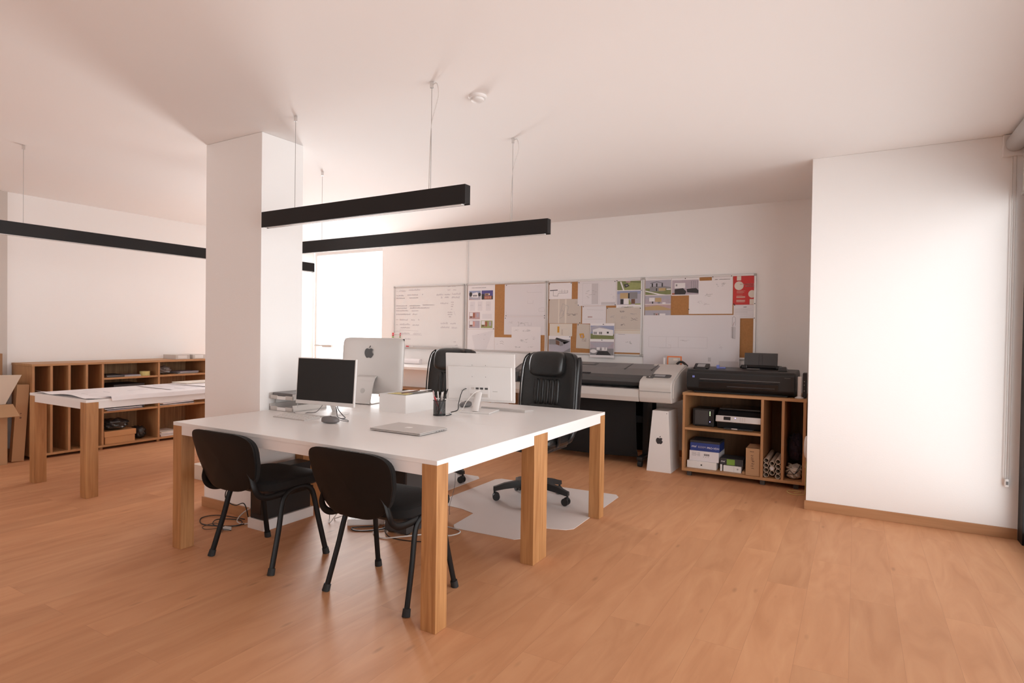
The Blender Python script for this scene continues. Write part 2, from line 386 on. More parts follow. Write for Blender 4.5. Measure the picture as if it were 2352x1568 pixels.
struct(B().box(FX0, FX1, YF-.078, YF-.072, FZ0+.05, FZ1-.05, 'glass'), 'pane', o)
PX0, PX1, PY0, PY1 = -4.078, -3.4615, 2.5942, 2.939
struct(B().box(PX0, PX1, PY0, PY1, 0, Z, 'wall', .006), 'wall_pillar')
struct(B().box(PX0-.011, PX1+.002, PY0-.011, PY1+.011, 0, .07, 'skirt', .002), 'baseboard_pillar')
struct(B().box(-.312, XR, 4.929, 4.9402, 0, .068, 'skirt', .002).box(-.312, -.3018, 4.9402, YB, 0, .068, 'skirt', .002), 'baseboard_right')
struct(B().box(DX1, -.312, YB-.012, YB, 0, .068, 'skirt'), 'baseboard_back')
struct(B().box(XL, XL+.012, 2.56, YB-.02, 0, .068, 'skirt'), 'baseboard_left')
# shop-front glazing on the right
w1 = B(); ys = [4.93, 3.10, WY0]
for a in ys: w1.box(XR, XR+.09, a-.12 if a != WY0 else WY0, a if a != WY0 else WY0+.1, 0, 2.42, 'blackmetal', .003)
for a, c in zip(ys, ys[1:]): w1.box(XR+.01, XR+.08, c, a-.12, 0, .08, 'blackmetal').box(XR+.01, XR+.08, c, a-.12, 2.34, 2.42, 'blackmetal')
o = struct(w1, 'window_1')
struct(B().box(XR+.04, XR+.046, WY0+.1, 4.81, .08, 2.34, 'glass'), 'pane', o)
# glass door in the far corner
w2 = B().box(DX0, DX0+.05, YB+.06, YB+.13, 0, DZ, 'whiteplastic', .003).box(DX1-.05, DX1, YB+.06, YB+.13, 0, DZ, 'whiteplastic', .003)
w2.box(DX0+.05, DX1-.05, YB+.06, YB+.13, DZ-.06, DZ, 'whiteplastic', .003).box(DX0+.05, DX1-.05, YB+.06, YB+.13, 0, .08, 'whiteplastic', .003)
o = struct(w2, 'door_1')
struct(B().box(DX0+.05, DX1-.05, YB+.09, YB+.096, .08, DZ-.06, 'glass'), 'pane', o)
hd = B().tube([(-7.22, YB+.10, 1.06), (-7.22, YB+.03, 1.06), (-7.05, YB+.03, 1.06)], .011, 'lightgrey').box(-7.05, -6.85, YB+.01, YB+.05, 1.035, 1.075, 'lightgrey', .006)
hd.box(-6.99, -6.97, YB+.05, YB+.092, 1.045, 1.065, 'lightgrey')
struct(hd, 'handle', o)
one(B().box(-4.375, -4.353, YB-.016, YB, 1.92, Z, 'whiteplastic', .002), 'cable_conduit', 'thin white cable conduit running up the back wall to the ceiling', 'conduit', (-4.364, YB, 1.92))
t = thing('smoke_detector', 'round white smoke detector on the ceiling', 'smoke detector', (-1.862, 2.785, Z))
B().lathe([(.052, 0), (.052, -.008), (.046, -.014)], 'whiteplastic').build('base_plate', t)
B().lathe([(.036, -.012), (.036, -.026), (.022, -.034), (.001, -.035)], 'whiteplastic').build('sensor_head', t)

# roller blind and its chain
t = thing('roller_blind', 'grey roller blind at the top of the window on the right', 'blind', (.87, 3.0, 2.5))
B().cyl((.86, 1.22, 2.545), (.86, 4.90, 2.545), .05, 'greyplastic', n=24).build('roller_tube', t, W=True)
B().box(.897, .9, 1.25, 4.88, 2.22, 2.545, 'lightgrey').box(.89, .907, 1.25, 4.88, 2.205, 2.225, 'greyplastic', .003).build('blind_fabric', t, W=True)
B().box(.80, .922, 4.905, 4.935, 2.47, 2.61, 'whiteplastic', .006).build('bracket', t, W=True)
t = thing('blind_chain', 'bead chain of the blind with white tensioner near the floor', 'blind chain', (.862, 4.93, .33))
B().tube([(.850, 4.92, .37), (.852, 4.921, 1.5), (.853, 4.92, 2.48)], .0022, 'lightgrey', 5).tube([(.872, 4.92, .37), (.873, 4.921, 1.5), (.872, 4.92, 2.48)], .0022, 'lightgrey', 5).build('chain', t, W=True)
B().box(.85, .873, 4.905, 4.9395, .335, .39, 'whiteplastic', .006).box(.856, .868, 4.902, 4.906, .352, .374, 'midgrey', .001).build('tensioner', t, W=True)

# ------------------------------------------------------------------ hanging light bars
def bar(label, x0, x1, y0, y1, hangers, curl=None):
    z1, z0 = 2.042, 1.943
    t = thing('pendant_light_bar', label, 'pendant light', ((x0+x1)/2, (y0+y1)/2, z0))
    b = B().box(x0, x1, y0, y1, z0+.004, z1, 'blackmetal', .0015)
    b.box(x0, x1, y0, y0+.006, z0, z0+.004, 'blackmetal').box(x0, x1, y1-.006, y1, z0, z0+.004, 'blackmetal')
    b.build('housing', t, W=True)
    e = .03
    if x1-x0 > y1-y0: B().box(x0+e, x1-e, y0+.010, y1-.010, z0-.001, z0+.0042, 'diffuser').build('diffuser', t, W=True)
    else: B().box(x0+.010, x1-.010, y0+e, y1-e, z0-.001, z0+.0042, 'diffuser').build('diffuser', t, W=True)
    for i, (x, y) in enumerate(hangers):
        B().cyl((x, y, z1-.002), (x, y, Z-.03), .0016, 'steel', n=6).build('suspension_wire', t, W=True)
        B().cyl((x, y, Z-.032), (x, y, Z), .010, 'chrome', n=14).build('ceiling_cup', t, W=True)
    if curl:
        x, y = curl
        B().tube([(x, y, Z-.02), (x+.03, y+.004, Z-.012), (x+.045, y, Z-.08), (x+.02, y, Z-.16), (x+.002, y, Z-.22), (x-.006, y, Z-.35), (x-.012, y, z1-.002)], .0022, 'whitecable', 6, smooth=6).build('power_cord', t, W=True)
    return t
bar('black unlit light bar, the nearer of the two hanging over the desk', -3.319, -1.732, 2.487, 2.535, [(-3.032, 2.511), (-1.971, 2.511)], (-1.971, 2.511))
bar('longer black unlit light bar hanging farther back over the desk', -4.17, -1.758, 3.471, 3.519, [(-3.885, 3.495), (-2.042, 3.495)], (-2.042, 3.495))
bar('black unlit light bar at left running behind the white pillar', -5.325, -5.277, 1.68, 4.649, [(-5.30, 1.962), (-5.30, 4.37)])

# ------------------------------------------------------------------ tables
T = .74
def table(label, x0, x1, y0, y1, leg=.081, names='work_table', thick=.02, z=T, apron=.051):
    t = thing(names, label, 'table', ((x0+x1)/2, (y0+y1)/2, 0))
    B().box(x0, x1, y0, y1, z-thick, z, 'laminate', .0012).build('tabletop', t, W=True)
    i = .002
    for n, (a, b_, c, d) in enumerate(((x0+leg, x1-leg, y0+i, y0+.02), (x0+leg, x1-leg, y1-.02, y1-i), (x0+i, x0+.02, y0+leg, y1-leg), (x1-.02, x1-i, y0+leg, y1-leg))):
        B().box(a, b_, c, d, z-thick-apron, z-thick, 'apron', .001).build('apron', t, W=True)
    for a in (x0, x1-leg):
        for c in (y0, y1-leg):
            B().box(a, a+leg, c, c+leg, 0, z-thick, 'oak', .0015).build('leg', t, W=True)
    return t
TX0, TX1 = -3.4555, -1.5219
table('near half of the big white desk with square oak legs', TX0, TX1, 2.0056, 2.9665)
table('far half of the big white desk, beside the leather chairs', TX0, TX1, 2.9675, 3.9455)
table('long white table with oak legs covered in drawings, left of pillar', -5.892, -4.968, 2.2279, 4.17, .086)

# ------------------------------------------------------------------ visitor chairs
def visitor_chair(label, loc):
    t = thing('visitor_chair', label, 'chair', loc, 0, 'black visitor chairs at the desk')
    for sx in (-1, 1):
        X = lambda f: sx*f
        arch = [(X(.256), -.188, 0), (X(.238), -.128, .21), (X(.226), -.095, .345), (X(.222), -.065, .392), (X(.22), -.015, .413), (X(.22), .03, .415)]
        arch2 = [(X(.257), .188, 0), (X(.238), .145, .21), (X(.226), .120, .345), (X(.222), .098, .39), (X(.22), .06, .412), (X(.22), .03, .415)]
        for a in (arch, arch2):
            l = B().tube(a, .012, 'chairframe', 10, smooth=6, flat=(.0105, .0165, (1, 0, 0))).build('leg', t)
            d = (Vector(a[1])-Vector(a[0])).normalized(); p = Vector(a[0])
            B().loft([circ(p, p+d, .0195, 12), circ(p+d*.035, p+d*2, .018, 12)], 'rubber').build('foot_cap', l)
        post = [(X(.215), .10, .402), (X(.215), -.06, .400), (X(.215), -.18, .400), (X(.214), -.235, .425), (X(.212), -.258, .47), (X(.196), -.262, .52), (X(.175), -.272, .56)]
        B().tube(post, .01, 'chairframe', 10, smooth=6, flat=(.008, .017, (1, 0, 0))).build('back_post', t)
    B().cyl((-.222, -.06, .398), (.222, -.06, .398), .009, 'chairframe', n=10).cyl((-.222, .11, .398), (.222, .11, .398), .009, 'chairframe', n=10).build('cross_bar', t)
    B().sq((0, .015, .448), (.235, .215, .036), 'blackcloth', .5, .38, 40, 14, f=lambda x, y, z: (0, 0, -.012*(y/.2)**2*(y > 0))).build('seat', t)
    B().sq((0, .015, .425), (.225, .205, .02), 'blackplastic', .5, .38, 36, 8).build('seat_shell', t)
    # backrest: rounded trapezoid shell curved towards the sitter
    def sheet(off, grow, k, thick):
        b = B(); rings = []
        n = 44
        for q, sc in ((0, .0), (0, .55), (0, .92), (.25, 1.0), (.75, 1.0), (1, .94), (1, .6), (1, 0)):
            ring = []
            for j in range(n):
                a = 2*math.pi*j/n; e = .45
                u = math.copysign(abs(math.cos(a))**e, math.cos(a)); v = math.copysign(abs(math.sin(a))**e, math.sin(a))
                u *= max(sc, .002); v *= max(sc, .002)
                hw = (.246+.022*v-.050*max(0, -v)**1.5)+grow; hh = .160+grow
                x = u*hw; s = v*hh
                y = -.302-.034*v+.030*(u*u)-.004*v*v
                ring.append((x, y+off+(thick*q), .592+s))
            rings.append(ring)
        return b.loft(rings, k)
    sheet(-.012, 0, 'shell', .014).build('back_shell', t)
    sheet(.002, -.008, 'blackcloth', .040).build('backrest_pad', t)
    return t
vc = visitor_chair('left black visitor chair tucked under the desk, nearer the pillar', (-2.884, 2.231, 0))
copy_tree(vc, (-1.987, 2.252, 0), 0, 'right black visitor chair beside the near corner leg of the desk')

# ------------------------------------------------------------------ leather chairs
def exec_chair(label, loc, rz, spin):
    t = thing('office_chair', label, 'chair', loc, rz, 'high-back leather chairs behind the desk')
    # backrest, its front faces -Y
    rings = []
    for z, a, b_, y in ((.455, .14, .03, .215), (.462, .20, .045, .215), (.50, .225, .055, .225), (.60, .238, .056, .240), (.72, .243, .056, .252), (.86, .243, .056, .268), (.98, .240, .055, .287), (1.05, .230, .050, .300), (1.085, .205, .042, .308), (1.102, .165, .03, .311), (1.108, .10, .015, .312)):
        rings.append(superring(0, y, z, a, b_, .34, 36))
    back = B().loft(rings, 'leather').build('backrest', t, ang=60)
    g = B()
    for i in range(5):   # padded flutes
        x = -.088+i*.044
        g.sq((x, .206, .80), (.024, .014, .10), 'leather', .6, .8, 16, 12, f=lambda x, y, z: (0, z*.125, 0))
    g.sq((0, .190, .60), (.17, .018, .105), 'leather', .5, .5, 28, 12, f=lambda x, y, z: (0, z*.11, 0))
    g.build('back_padding', back)
    for sx in (-1, 1):
        pts = [(sx*.222, .175, .50), (sx*.236, .188, .62), (sx*.240, .200, .74), (sx*.240, .216, .88), (sx*.236, .236, .99), (sx*.222, .256, 1.06), (sx*.19, .277, 1.093)]
        B().tube(pts, .0055, 'leatherside', 8, smooth=6).build('piping', back)
        sd = [superring(sx*.243, .255, z, .020, .05, .6, 16) for z in (.53, .60)] 
        ring = []
        for z, y, k in ((.49, .232, .4), (.52, .236, .8), (.64, .250, 1), (.80, .268, 1), (.95, .290, 1), (1.03, .303, .8), (1.07, .31, .4)):
            ring.append(superring(sx*.236, y+.012, z, .022*k, .046*k, .7, 16))
        B().loft(ring, 'leatherside').build('side_bolster', t)
    B().sq((0, .222, 1.015), (.150, .060, .098), 'leather', .5, .45, 36, 16, f=lambda x, y, z: (0, z*.30 if z > 0 else z*.12, 0)).build('headrest', t, ang=60)
    st = B().sq((0, -.01, .475), (.262, .265, .062), 'leather', .45, .4, 40, 14, f=lambda x, y, z: (0, 0, -.03*max(0, (-y-.12)/.14)**2)).build('seat', t, ang=60)
    B().tube([(.245*math.copysign(abs(math.cos(a))**.4, math.cos(a))*1.06, -.01+.262*math.copysign(abs(math.sin(a))**.4, math.sin(a)), .462) for a in [2*math.pi*j/40 for j in range(40)]], .005, 'leatherside', 6, closed=True).build('piping', st)
    B().box(-.20, .20, -.19, .19, .39, .42, 'blackplastic', .01).build('seat_plate', t)
    for sx in (-1, 1):
        B().tube([(sx*.22, -.10, .425), (sx*.27, -.12, .47), (sx*.285, -.15, .55), (sx*.285, -.14, .605), (sx*.285, -.02, .618), (sx*.285, .10, .612), (sx*.285, .15, .57), (sx*.275, .10, .48), (sx*.22, .08, .425)], .016, 'blackplastic', 10, smooth=6, flat=(.013, .022, (1, 0, 0))).build('armrest', t)
    B().cyl((0, 0, .13), (0, 0, .25), .028, 'blackplastic', n=18).cyl((0, 0, .25), (0, 0, .40), .016, 'chrome', n=16).build('gas_column', t)
    bs = B().lathe([(.040, .095), (.046, .105), (.046, .150), (.035, .165)], 'blackplastic').lathe([(.036, .165), (.034, .172)], 'alu').build('star_base', t)
    for i in range(5):
        a = R_(spin+72*i); d = Vector((math.cos(a), math.sin(a), 0)); s = Vector((-d.y, d.x, 0))
        rings = []
        for q, w_, z0, z1 in ((.03, .030, .095, .150), (.12, .027, .100, .148), (.22, .023, .088, .130), (.285, .020, .075, .108), (.305, .016, .076, .104)):
            p = d*q; rings.append([p+s*w_+Vector((0, 0, z0)), p-s*w_+Vector((0, 0, z0)), p-s*w_*.75+Vector((0, 0, z1)), p+s*w_*.75+Vector((0, 0, z1))])
        B().loft(rings, 'blackplastic').build('base_arm', bs)
        p = d*.295; b = B()
        for k in (-1, 1):
            c = p+s*k*.016-d*.012; b.cyl(c+s*k*-.009+Vector((0, 0, .030)), c+s*k*.009+Vector((0, 0, .030)), .028, 'blackplastic', n=18)
        b.cyl(p+Vector((0, 0, .04)), p+Vector((0, 0, .08)), .009, 'blackplastic', n=10).box(-.012, .012, -.020, .020, .045, .062, 'blackplastic', .005, X=Matrix.Translation(p-d*.008) @ Matrix.Rotation(a, 4, 'Z'))
        b.build('caster', bs)
    return t
ec = exec_chair('high-back black leather chair right of the monitor showing its back', (-2.135, 4.03, .0025), 0, 215)
ec.scale = (1, 1, 1.027)
copy_tree(ec, (-3.17, 4.14, .0025), R_(3), 'high-back black leather chair half hidden behind the white monitor')

# chair mats: thin frosted sheets
def chair_mat(label, body, loc):
    b = B().prism(body, 'z', .0002, .0024, 'clearmat')
    return one(b, 'chair_mat', label, 'floor mat', loc, 'frosted mats under the leather chairs')
chair_mat('translucent floor mat under the right leather chair', [(-2.72, 3.62), (-2.66, 3.56), (-2.46, 3.545), (-2.33, 3.50), (-2.30, 3.22), (-2.26, 3.17), (-1.82, 3.19), (-1.765, 3.25), (-1.745, 3.49), (-1.62, 3.53), (-1.585, 3.58), (-1.60, 4.47), (-1.64, 4.53), (-2.68, 4.47), (-2.715, 4.42)], (-2.1, 4, 0))
chair_mat('translucent floor mat under the left leather chair', [(-3.95, 3.62), (-3.55, 3.60), (-2.90, 3.60), (-2.845, 3.66), (-2.85, 4.37), (-2.90, 4.43), (-3.95, 4.42)], (-3.4, 4, 0))

# ------------------------------------------------------------------ on the desk
def monitor(label, c, yaw, front, Hh=.315, zb=.055, W_=.51):
    """built with its screen towards -Y when front, else seen from the back"""
    t = thing('monitor', label, 'monitor', (c[0], c[1], T), R_(yaw) if front else R_(yaw+180))
    tilt = Matrix.Translation((0, 0, zb)) @ Matrix.Rotation(R_(-4), 4, 'X')
    B().box(-W_/2, W_/2, 0, .016, 0, Hh, 'monitorwhite', .004, X=tilt).box(-W_/2+.02, W_/2-.02, .014, .030, .015, Hh-.09, 'monitorwhite', .006, X=tilt).build('housing', t)
    B().box(-W_/2+.008, W_/2-.008, -.0012, .002, .025, Hh-.006, 'screen', X=tilt).build('screen', t)
    p = B().box(-.075, .075, .028, .0325, .03, .115, 'monitorwhite', .002, X=tilt).box(-.065, .065, .032, .0332, .035, .058, 'lightgrey', X=tilt)
    p = p.build('rear_panel', t)
    for x in (-.055, -.02, .012, .045): B().box(x-.011, x+.011, .0322, .0345, .088, .101, 'darkgrey' if x < .03 else 'lightgrey', .002, X=tilt).build('port', p)
    for x, z in ((-.05, .175), (.05, .175), (-.05, .255), (.05, .255)): B().cyl((x, .0295, z), (x, .0312, z), .0022, 'darkgrey', n=8, X=tilt).build('screw_hole', t)
    for x in (-.135, .10): B().box(x, x+.035, .0295, .0306, .075, .0785, 'greyplastic', X=tilt).build('vent_slot', t)
    B().tube([(0, .030, .14), (0, .075, .07), (0, .105, .012)], .01, 'monitorwhite', 10, smooth=5, flat=(.024, .007, (1, 0, 0))).build('stand_neck', t)
    B().box(-.11, .11, -.085, .125, 0, .010, 'monitorwhite', .004).build('stand_base', t)
    return t
monitor('white-framed monitor with dark screen facing the camera, left on desk', (-2.975, 2.705), 5, True, .305, .062, .49)
monitor('white monitor turned backwards showing its ports and cables', (-2.25, 3.455), 12, False, .335, .07)

# all-in-one computer, seen from the back
t = thing('desktop_computer', 'large silver all-in-one computer with black fruit logo, seen from behind', 'computer', (-3.205, 3.375, T), R_(6))
til = Matrix.Translation((0, 0, .068)) @ Matrix.Rotation(R_(-4), 4, 'X')
g = B(); rings = []
W_, Hh = .57, .43
for d, k in ((.010, 1.0), (.004, 1.004), (0, 1.0), (-.012, .97), (-.026, .86), (-.038, .62), (-.044, .3), (-.045, .02)):
    rings.append([(x*W_/2*(k if d < 0 else 1), d, Hh/2+z*Hh/2*(k if d < 0 else 1)) for x, z in [(math.copysign(abs(math.cos(a))**.16, math.cos(a)), math.copysign(abs(math.sin(a))**.16, math.sin(a))) for a in [2*math.pi*(j+.5)/48 for j in range(48)]]])
g.loft(rings, 'alusoft', X=til).build('housing', t, ang=50)
B().box(-W_/2+.006, W_/2-.006, .0095, .0115, .09, Hh-.006, 'screen', X=til).build('screen', t)
logo(.085, til @ Matrix.Translation((0, -.0458, .315)) @ XF, 'darkgrey').build('emblem', t)
b = B(); pts = [(-.030, .215), (-.06, .20), (-.078, .17), (-.098, .09), (-.118, .02), (-.125, .006), (-.10, .0), (.075, .0)]
pr = [(y, z) for y, z in pts]
ins = [(.075, .006), (-.098, .006), (-.110, .018), (-.090, .09), (-.070, .165), (-.054, .19), (-.030, .204)]
b.prism(pr+ins, 'x', -.085, .085, 'alusoft', .0015).build('stand', t)
B().cyl((0, -.0975, .10), (0, -.092, .099), .020, 'greyplastic', n=20).build('cable_hole', t)

# keyboards
def keyboard(label, loc, rz, w_=.30, d=.118, group=None):
    t = thing('keyboard', label, 'keyboard', loc, rz)
    B().prism([(-d/2, .0), (d/2, 0), (d/2, .017), (d/2-.012, .0175), (-d/2, .005)], 'x', -w_/2, w_/2, 'alusoft', .0012).cyl((-w_/2+.004, d/2-.009, .0095), (w_/2-.004, d/2-.009, .0095), .0092, 'alusoft', n=14).build('keyboard_body', t)
    sl = math.atan2(.0125, d-.012); k = B(); n = int(w_/.0205)
    for r in range(5):
        y = -d/2+.008+r*.0185
        for i in range(n):
            x = -w_/2+.006+i*((w_-.012)/n)
            if r == 0 and 3 <= i <= 7:
                if i == 3: k.box(x, x+5*(w_-.012)/n-.003, y, y+.0155, .0, .0022, 'whiteplastic', X=Matrix.Translation((0, 0, .0052+(y+d/2)*math.tan(sl))))
                continue
            k.box(x, x+(w_-.012)/n-.003, y, y+.0155, .0, .0022, 'whiteplastic', X=Matrix.Translation((0, 0, .0052+(y+d/2)*math.tan(sl))))
    k = k.build('keys', t); k['kind'] = 'stuff'
    return t
keyboard('thin silver keyboard with white keys before the left monitor', (-3.005, 2.513, T), R_(-1), .29)
keyboard('silver keyboard behind the backwards monitor, right side of desk', (-2.135, 3.62, T), R_(180), .36, .125)

def mouse(label, loc, rz):
    t = thing('computer_mouse', label, 'mouse', loc, rz)
    B().sq((0, 0, .014), (.033, .055, .024), 'midgrey', .75, .85, 28, 14, f=lambda x, y, z: (0, 0, (-.4*z if z < 0 else 0)+(.004 if y < 0 and z > 0 else 0)*(1))).build('mouse_body', t, ang=80)
    B().tube([(0, .045, .024), (0, .02, .0345), (0, -.005, .0392)], .0022, 'blackplastic', 6).build('button_seam', t)
mouse('dark grey mouse near the left keyboard', (-2.677, 2.487, T+.0005), R_(-70))
mouse('dark mouse behind the backwards monitor', (-2.478, 3.60, T+.0005), R_(170))

# laptop, closed
t = thing('laptop', 'closed silver laptop lying near the front of the desk', 'laptop', (-2.133, 2.549, T), 0)
B().box(-.176, .176, -.12, .12, .003, .0095, 'alusoft', .0025).build('laptop_base', t)
B().box(-.176, .176, -.12, .12, .0102, .0155, 'alusoft', .0022).build('laptop_lid', t)
b = B()
for y in (.02, .045, .065, .085): b.box(.1755, .1765, y-.006, y+.006, .005, .0075, 'darkgrey')
b.build('side_ports', t)
logo(.045, Matrix.Translation((0, 0, .0155)) @ Matrix.Rotation(R_(180), 4, 'Z'), 'whiteplastic').build('emblem', t)
for x in (-.15, .15):
    for y in (-.1, .1): B().cyl((x, y, 0), (x, y, .0035), .008, 'rubber', n=10).build('rubber_foot', t)

# white box with its lid ajar, paper and pencil in it
t = thing('open_box', 'white open box in the middle of the desk', 'box', (-2.70, 3.20, T))
b = B(); q = (-2.815, -2.582, 3.05, 3.36)
b.box(q[0], q[1], q[2], q[3], T, T+.004, 'whiteplastic')
for a in ((q[0], q[1], q[2], q[2]+.004), (q[0], q[1], q[3]-.004, q[3]), (q[0], q[0]+.004, q[2]+.004, q[3]-.004), (q[1]-.004, q[1], q[2]+.004, q[3]-.004)):
    b.box(*a, T+.004, T+.122, 'whiteplastic', .0008)
b.build('box_body', t, W=True)
b = B().prism([(-2.800, T+.118), (-2.60, T+.136), (-2.60, T+.139), (-2.802, T+.122)], 'y', 3.20, 3.35, 'whiteplastic'); b.build('lid_flap', t, W=True)
one(B().prism([(-2.76, 3.07), (-2.60, 3.075), (-2.62, 3.17), (-2.74, 3.16)], 'z', T+.123, T+.1245, 'yellow'), 'sticky_note', 'yellow paper slip lying on the white open box', 'paper', (-2.68, 3.1, T+.123))
one(B().cyl((-2.66, 3.10, T+.1288), (-2.585, 3.20, T+.146), .004, 'brown', n=8), 'pencil', 'brown pencil leaning on the white open box', 'pencil', (-2.66, 3.1, T+.126))

# pencil cup
t = thing('pencil_cup', 'round black wire-mesh pencil cup on the desk', 'pencil holder', (-2.358, 3.125, T))
B().loft([[(.040*math.cos(2*math.pi*j/28), .040*math.sin(2*math.pi*j/28), z) for j in range(28)] for z in (.002, .098)], 'mesh', caps=False).build('mesh_wall', t)
B().lathe([(.041, 0), (.041, .006), (.001, .006)], 'blackmetal').build('cup_bottom', t)
B().tube([(.041*math.cos(2*math.pi*j/28), .041*math.sin(2*math.pi*j/28), .099) for j in range(28)], .0022, 'blackmetal', 6, closed=True).build('rim', t)
pens = [((-.01, -.01), (-.045, -.01), .155, 'rose', 'pinkish pen in the mesh cup'), ((-.008, .012), (-.022, .01), .15, 'whiteplastic', 'white pen in the mesh cup, leaning left'), ((0, .01), (.004, .02), .147, 'alu', 'silver pen upright in the mesh cup'), ((.005, -.005), (.030, .0), .152, 'lightgrey', 'pale grey pen in the mesh cup, leaning right'), ((.0, -.01), (.060, .006), .172, 'blackplastic', 'black pen sticking out farthest right of the mesh cup'), ((.012, .004), (-.024, -.02), .118, 'capred', 'red pen low in the mesh cup'), ((-.012, .0), (.022, -.018), .125, 'darkgrey', 'dark pen crossing low in the mesh cup')]
for (x, y), (x2, y2), h_, k, lb in pens:
    p = Vector((-2.358+x, 3.125+y, T+.0105)); q = Vector((-2.358+x2, 3.125+y2, T+h_))
    one(B().cyl(p, q, .0042, k, n=8).cyl(q, q+(q-p).normalized()*.006, .0042, k, .0025, 8), 'pen', lb, 'pen', p, 'pens in the mesh cup')

# letter trays by the pillar
t = thing('letter_tray', 'two-tier grey letter tray beside the pillar on the desk', 'letter tray', (-3.33, 2.80, T), R_(0))
for n_, z in enumerate((T, T+.075)):
    b = B().box(-3.445, -3.215, 2.66, 2.95, z+.004, z+.008, 'lightgrey', .001)
    b.box(-3.445, -3.439, 2.66, 2.95, z+.004, z+.045, 'lightgrey', .002).box(-3.221, -3.215, 2.66, 2.95, z+.004, z+.045, 'lightgrey', .002).box(-3.445, -3.215, 2.944, 2.95, z+.004, z+.045, 'lightgrey', .002)
    b.box(-3.445, -3.37, 2.66, 2.666, z+.004, z+.030, 'lightgrey', .002).box(-3.29, -3.215, 2.66, 2.666, z+.004, z+.030, 'lightgrey', .002).box(-3.37, -3.29, 2.658, 2.664, z+.004, z+.026, 'whiteplastic', .001)
    if n_ == 0: b.box(-3.445, -3.215, 2.66, 2.95, z, z+.004, 'greyplastic')
    b.build('tray_tier', t, W=True)
for x in (-3.442, -3.218):
    for y in (2.70, 2.92): B().cyl((x, y, T+.03), (x, y, T+.09), .004, 'greyplastic', n=8).build('riser_post', t, W=True)
one(B().box(-3.43, -3.235, 2.672, 2.935, T+.0832, T+.1222, 'midgrey', .004), 'document_folder', 'grey document folder in the top letter tray', 'folder', (-3.33, 2.84, T+.083))
one(B().box(-3.42, -3.24, 2.675, 2.93, T+.0084, T+.013, 'paper'), 'paper_stack', 'papers in the lower letter tray', 'paper', (-3.33, 2.84, T+.0084))

def cable(label, pts, r, k, name='cable', sm=8, closed=False):
    return one(B().tube(pts, r, k, 6, smooth=sm, closed=closed), name, label, 'cable', pts[0])
cable('black cable from the backwards monitor down to the pencil cup', [(-2.33, 3.425, .897), (-2.345, 3.37, .885), (-2.37, 3.36, .80), (-2.385, 3.37, .748), (-2.37, 3.27, .7432), (-2.31, 3.19, .7432), (-2.30, 3.12, .7432)], .003, 'blackplastic')
cable('white cable from the backwards monitor trailing across the desk', [(-2.22, 3.40, .893), (-2.235, 3.345, .875), (-2.27, 3.31, .82), (-2.30, 3.30, .765), (-2.34, 3.27, .7432), (-2.37, 3.21, .7432), (-2.40, 3.17, .7432)], .003, 'whitecable')
cable('black cable loop hanging behind the left monitor foot', [(-2.90, 2.745, .83), (-2.86, 2.72, .785), (-2.80, 2.70, .755), (-2.745, 2.67, .7445), (-2.735, 2.63, .7445), (-2.80, 2.66, .748), (-2.87, 2.72, .758), (-2.92, 2.76, .79)], .0028, 'blackplastic')
cable('thin mouse cord running to the left monitor', [(-2.655, 2.54, .752), (-2.63, 2.575, .7425), (-2.66, 2.61, .7425), (-2.73, 2.63, .7425)], .0017, 'darkgrey')
cable('thin dark cable from the letter trays under the left monitor', [(-3.205, 2.66, .7425), (-3.15, 2.635, .7425), (-3.10, 2.64, .7425), (-3.06, 2.65, .7535), (-3.04, 2.70, .7535), (-3.03, 2.74, .79), (-3.02, 2.75, .82)], .002, 'darkgrey')

# ------------------------------------------------------------------ under the desk
t = thing('computer_tower', 'black computer tower on a white plinth under the desk, behind left chair', 'computer', (-3.31, 2.75, 0))
B().box(-3.395, -3.235, 2.459, 2.86, 0, .068, 'whiteplastic', .003).build('plinth', t, W=True)
B().box(-3.378, -3.250, 2.466, 2.845, .068, .385, 'blackplastic', .004).build('tower_case', t, W=True)
B().box(-3.36, -3.27, 2.464, 2.467, .10, .36, 'blackgloss', .001).build('front_panel', t, W=True)
t = thing('computer_tower', 'dark computer tower showing ports, under the desk behind right chair', 'computer', (-2.48, 3.1, 0))
B().box(-2.60, -2.42, 2.88, 3.30, .01, .43, 'darkgrey', .003).build('tower_case', t, W=True)
B().box(-2.585, -2.435, 2.876, 2.881, .24, .42, 'blackplastic', .001).box(-2.575, -2.445, 2.874, 2.878, .20, .30, 'greyplastic', .001).build('rear_panel', t, W=True)
for x in (-2.59, -2.45):
    for y in (2.90, 3.26): B().box(x, x+.02, y, y+.03, 0, .012, 'rubber').build('rubber_foot', t, W=True)
t = thing('power_strip', 'white power strip on the floor under the desk', 'power strip', (-2.85, 2.9, 0), 0)
X = Matrix.Translation((-2.80, 2.92, 0)) @ Matrix.Rotation(R_(38), 4, 'Z')
B().box(-.12, .12, -.026, .026, 0, .042, 'whiteplastic', .005, X=X).build('strip_body', t, W=True)
b = B()
for x in (-.08, -.02, .04): b.cyl((x, 0, .0415), (x, 0, .0425), .018, 'greyplastic', n=16, X=X)
b.build('socket', t, W=True)
zz = .0045
fl = lambda pts, z=.0045: [(x, y, z+.006*(i % 3 == 1)) for i, (x, y) in enumerate(pts)]
cable('tangled black cable on the floor at the pillar base', fl([(-3.55, 2.55), (-3.75, 2.50), (-3.82, 2.42), (-3.70, 2.34), (-3.55, 2.36), (-3.47, 2.45), (-3.56, 2.52), (-3.68, 2.44), (-3.62, 2.37), (-3.50, 2.40), (-3.43, 2.55)]), .0035, 'blackplastic')
cable('thin black cable curled in one wide loop left of the left chair', fl([(-3.42, 2.36), (-3.50, 2.33), (-3.58, 2.29), (-3.64, 2.31), (-3.62, 2.38), (-3.53, 2.38), (-3.44, 2.31)]), .002, 'blackplastic')
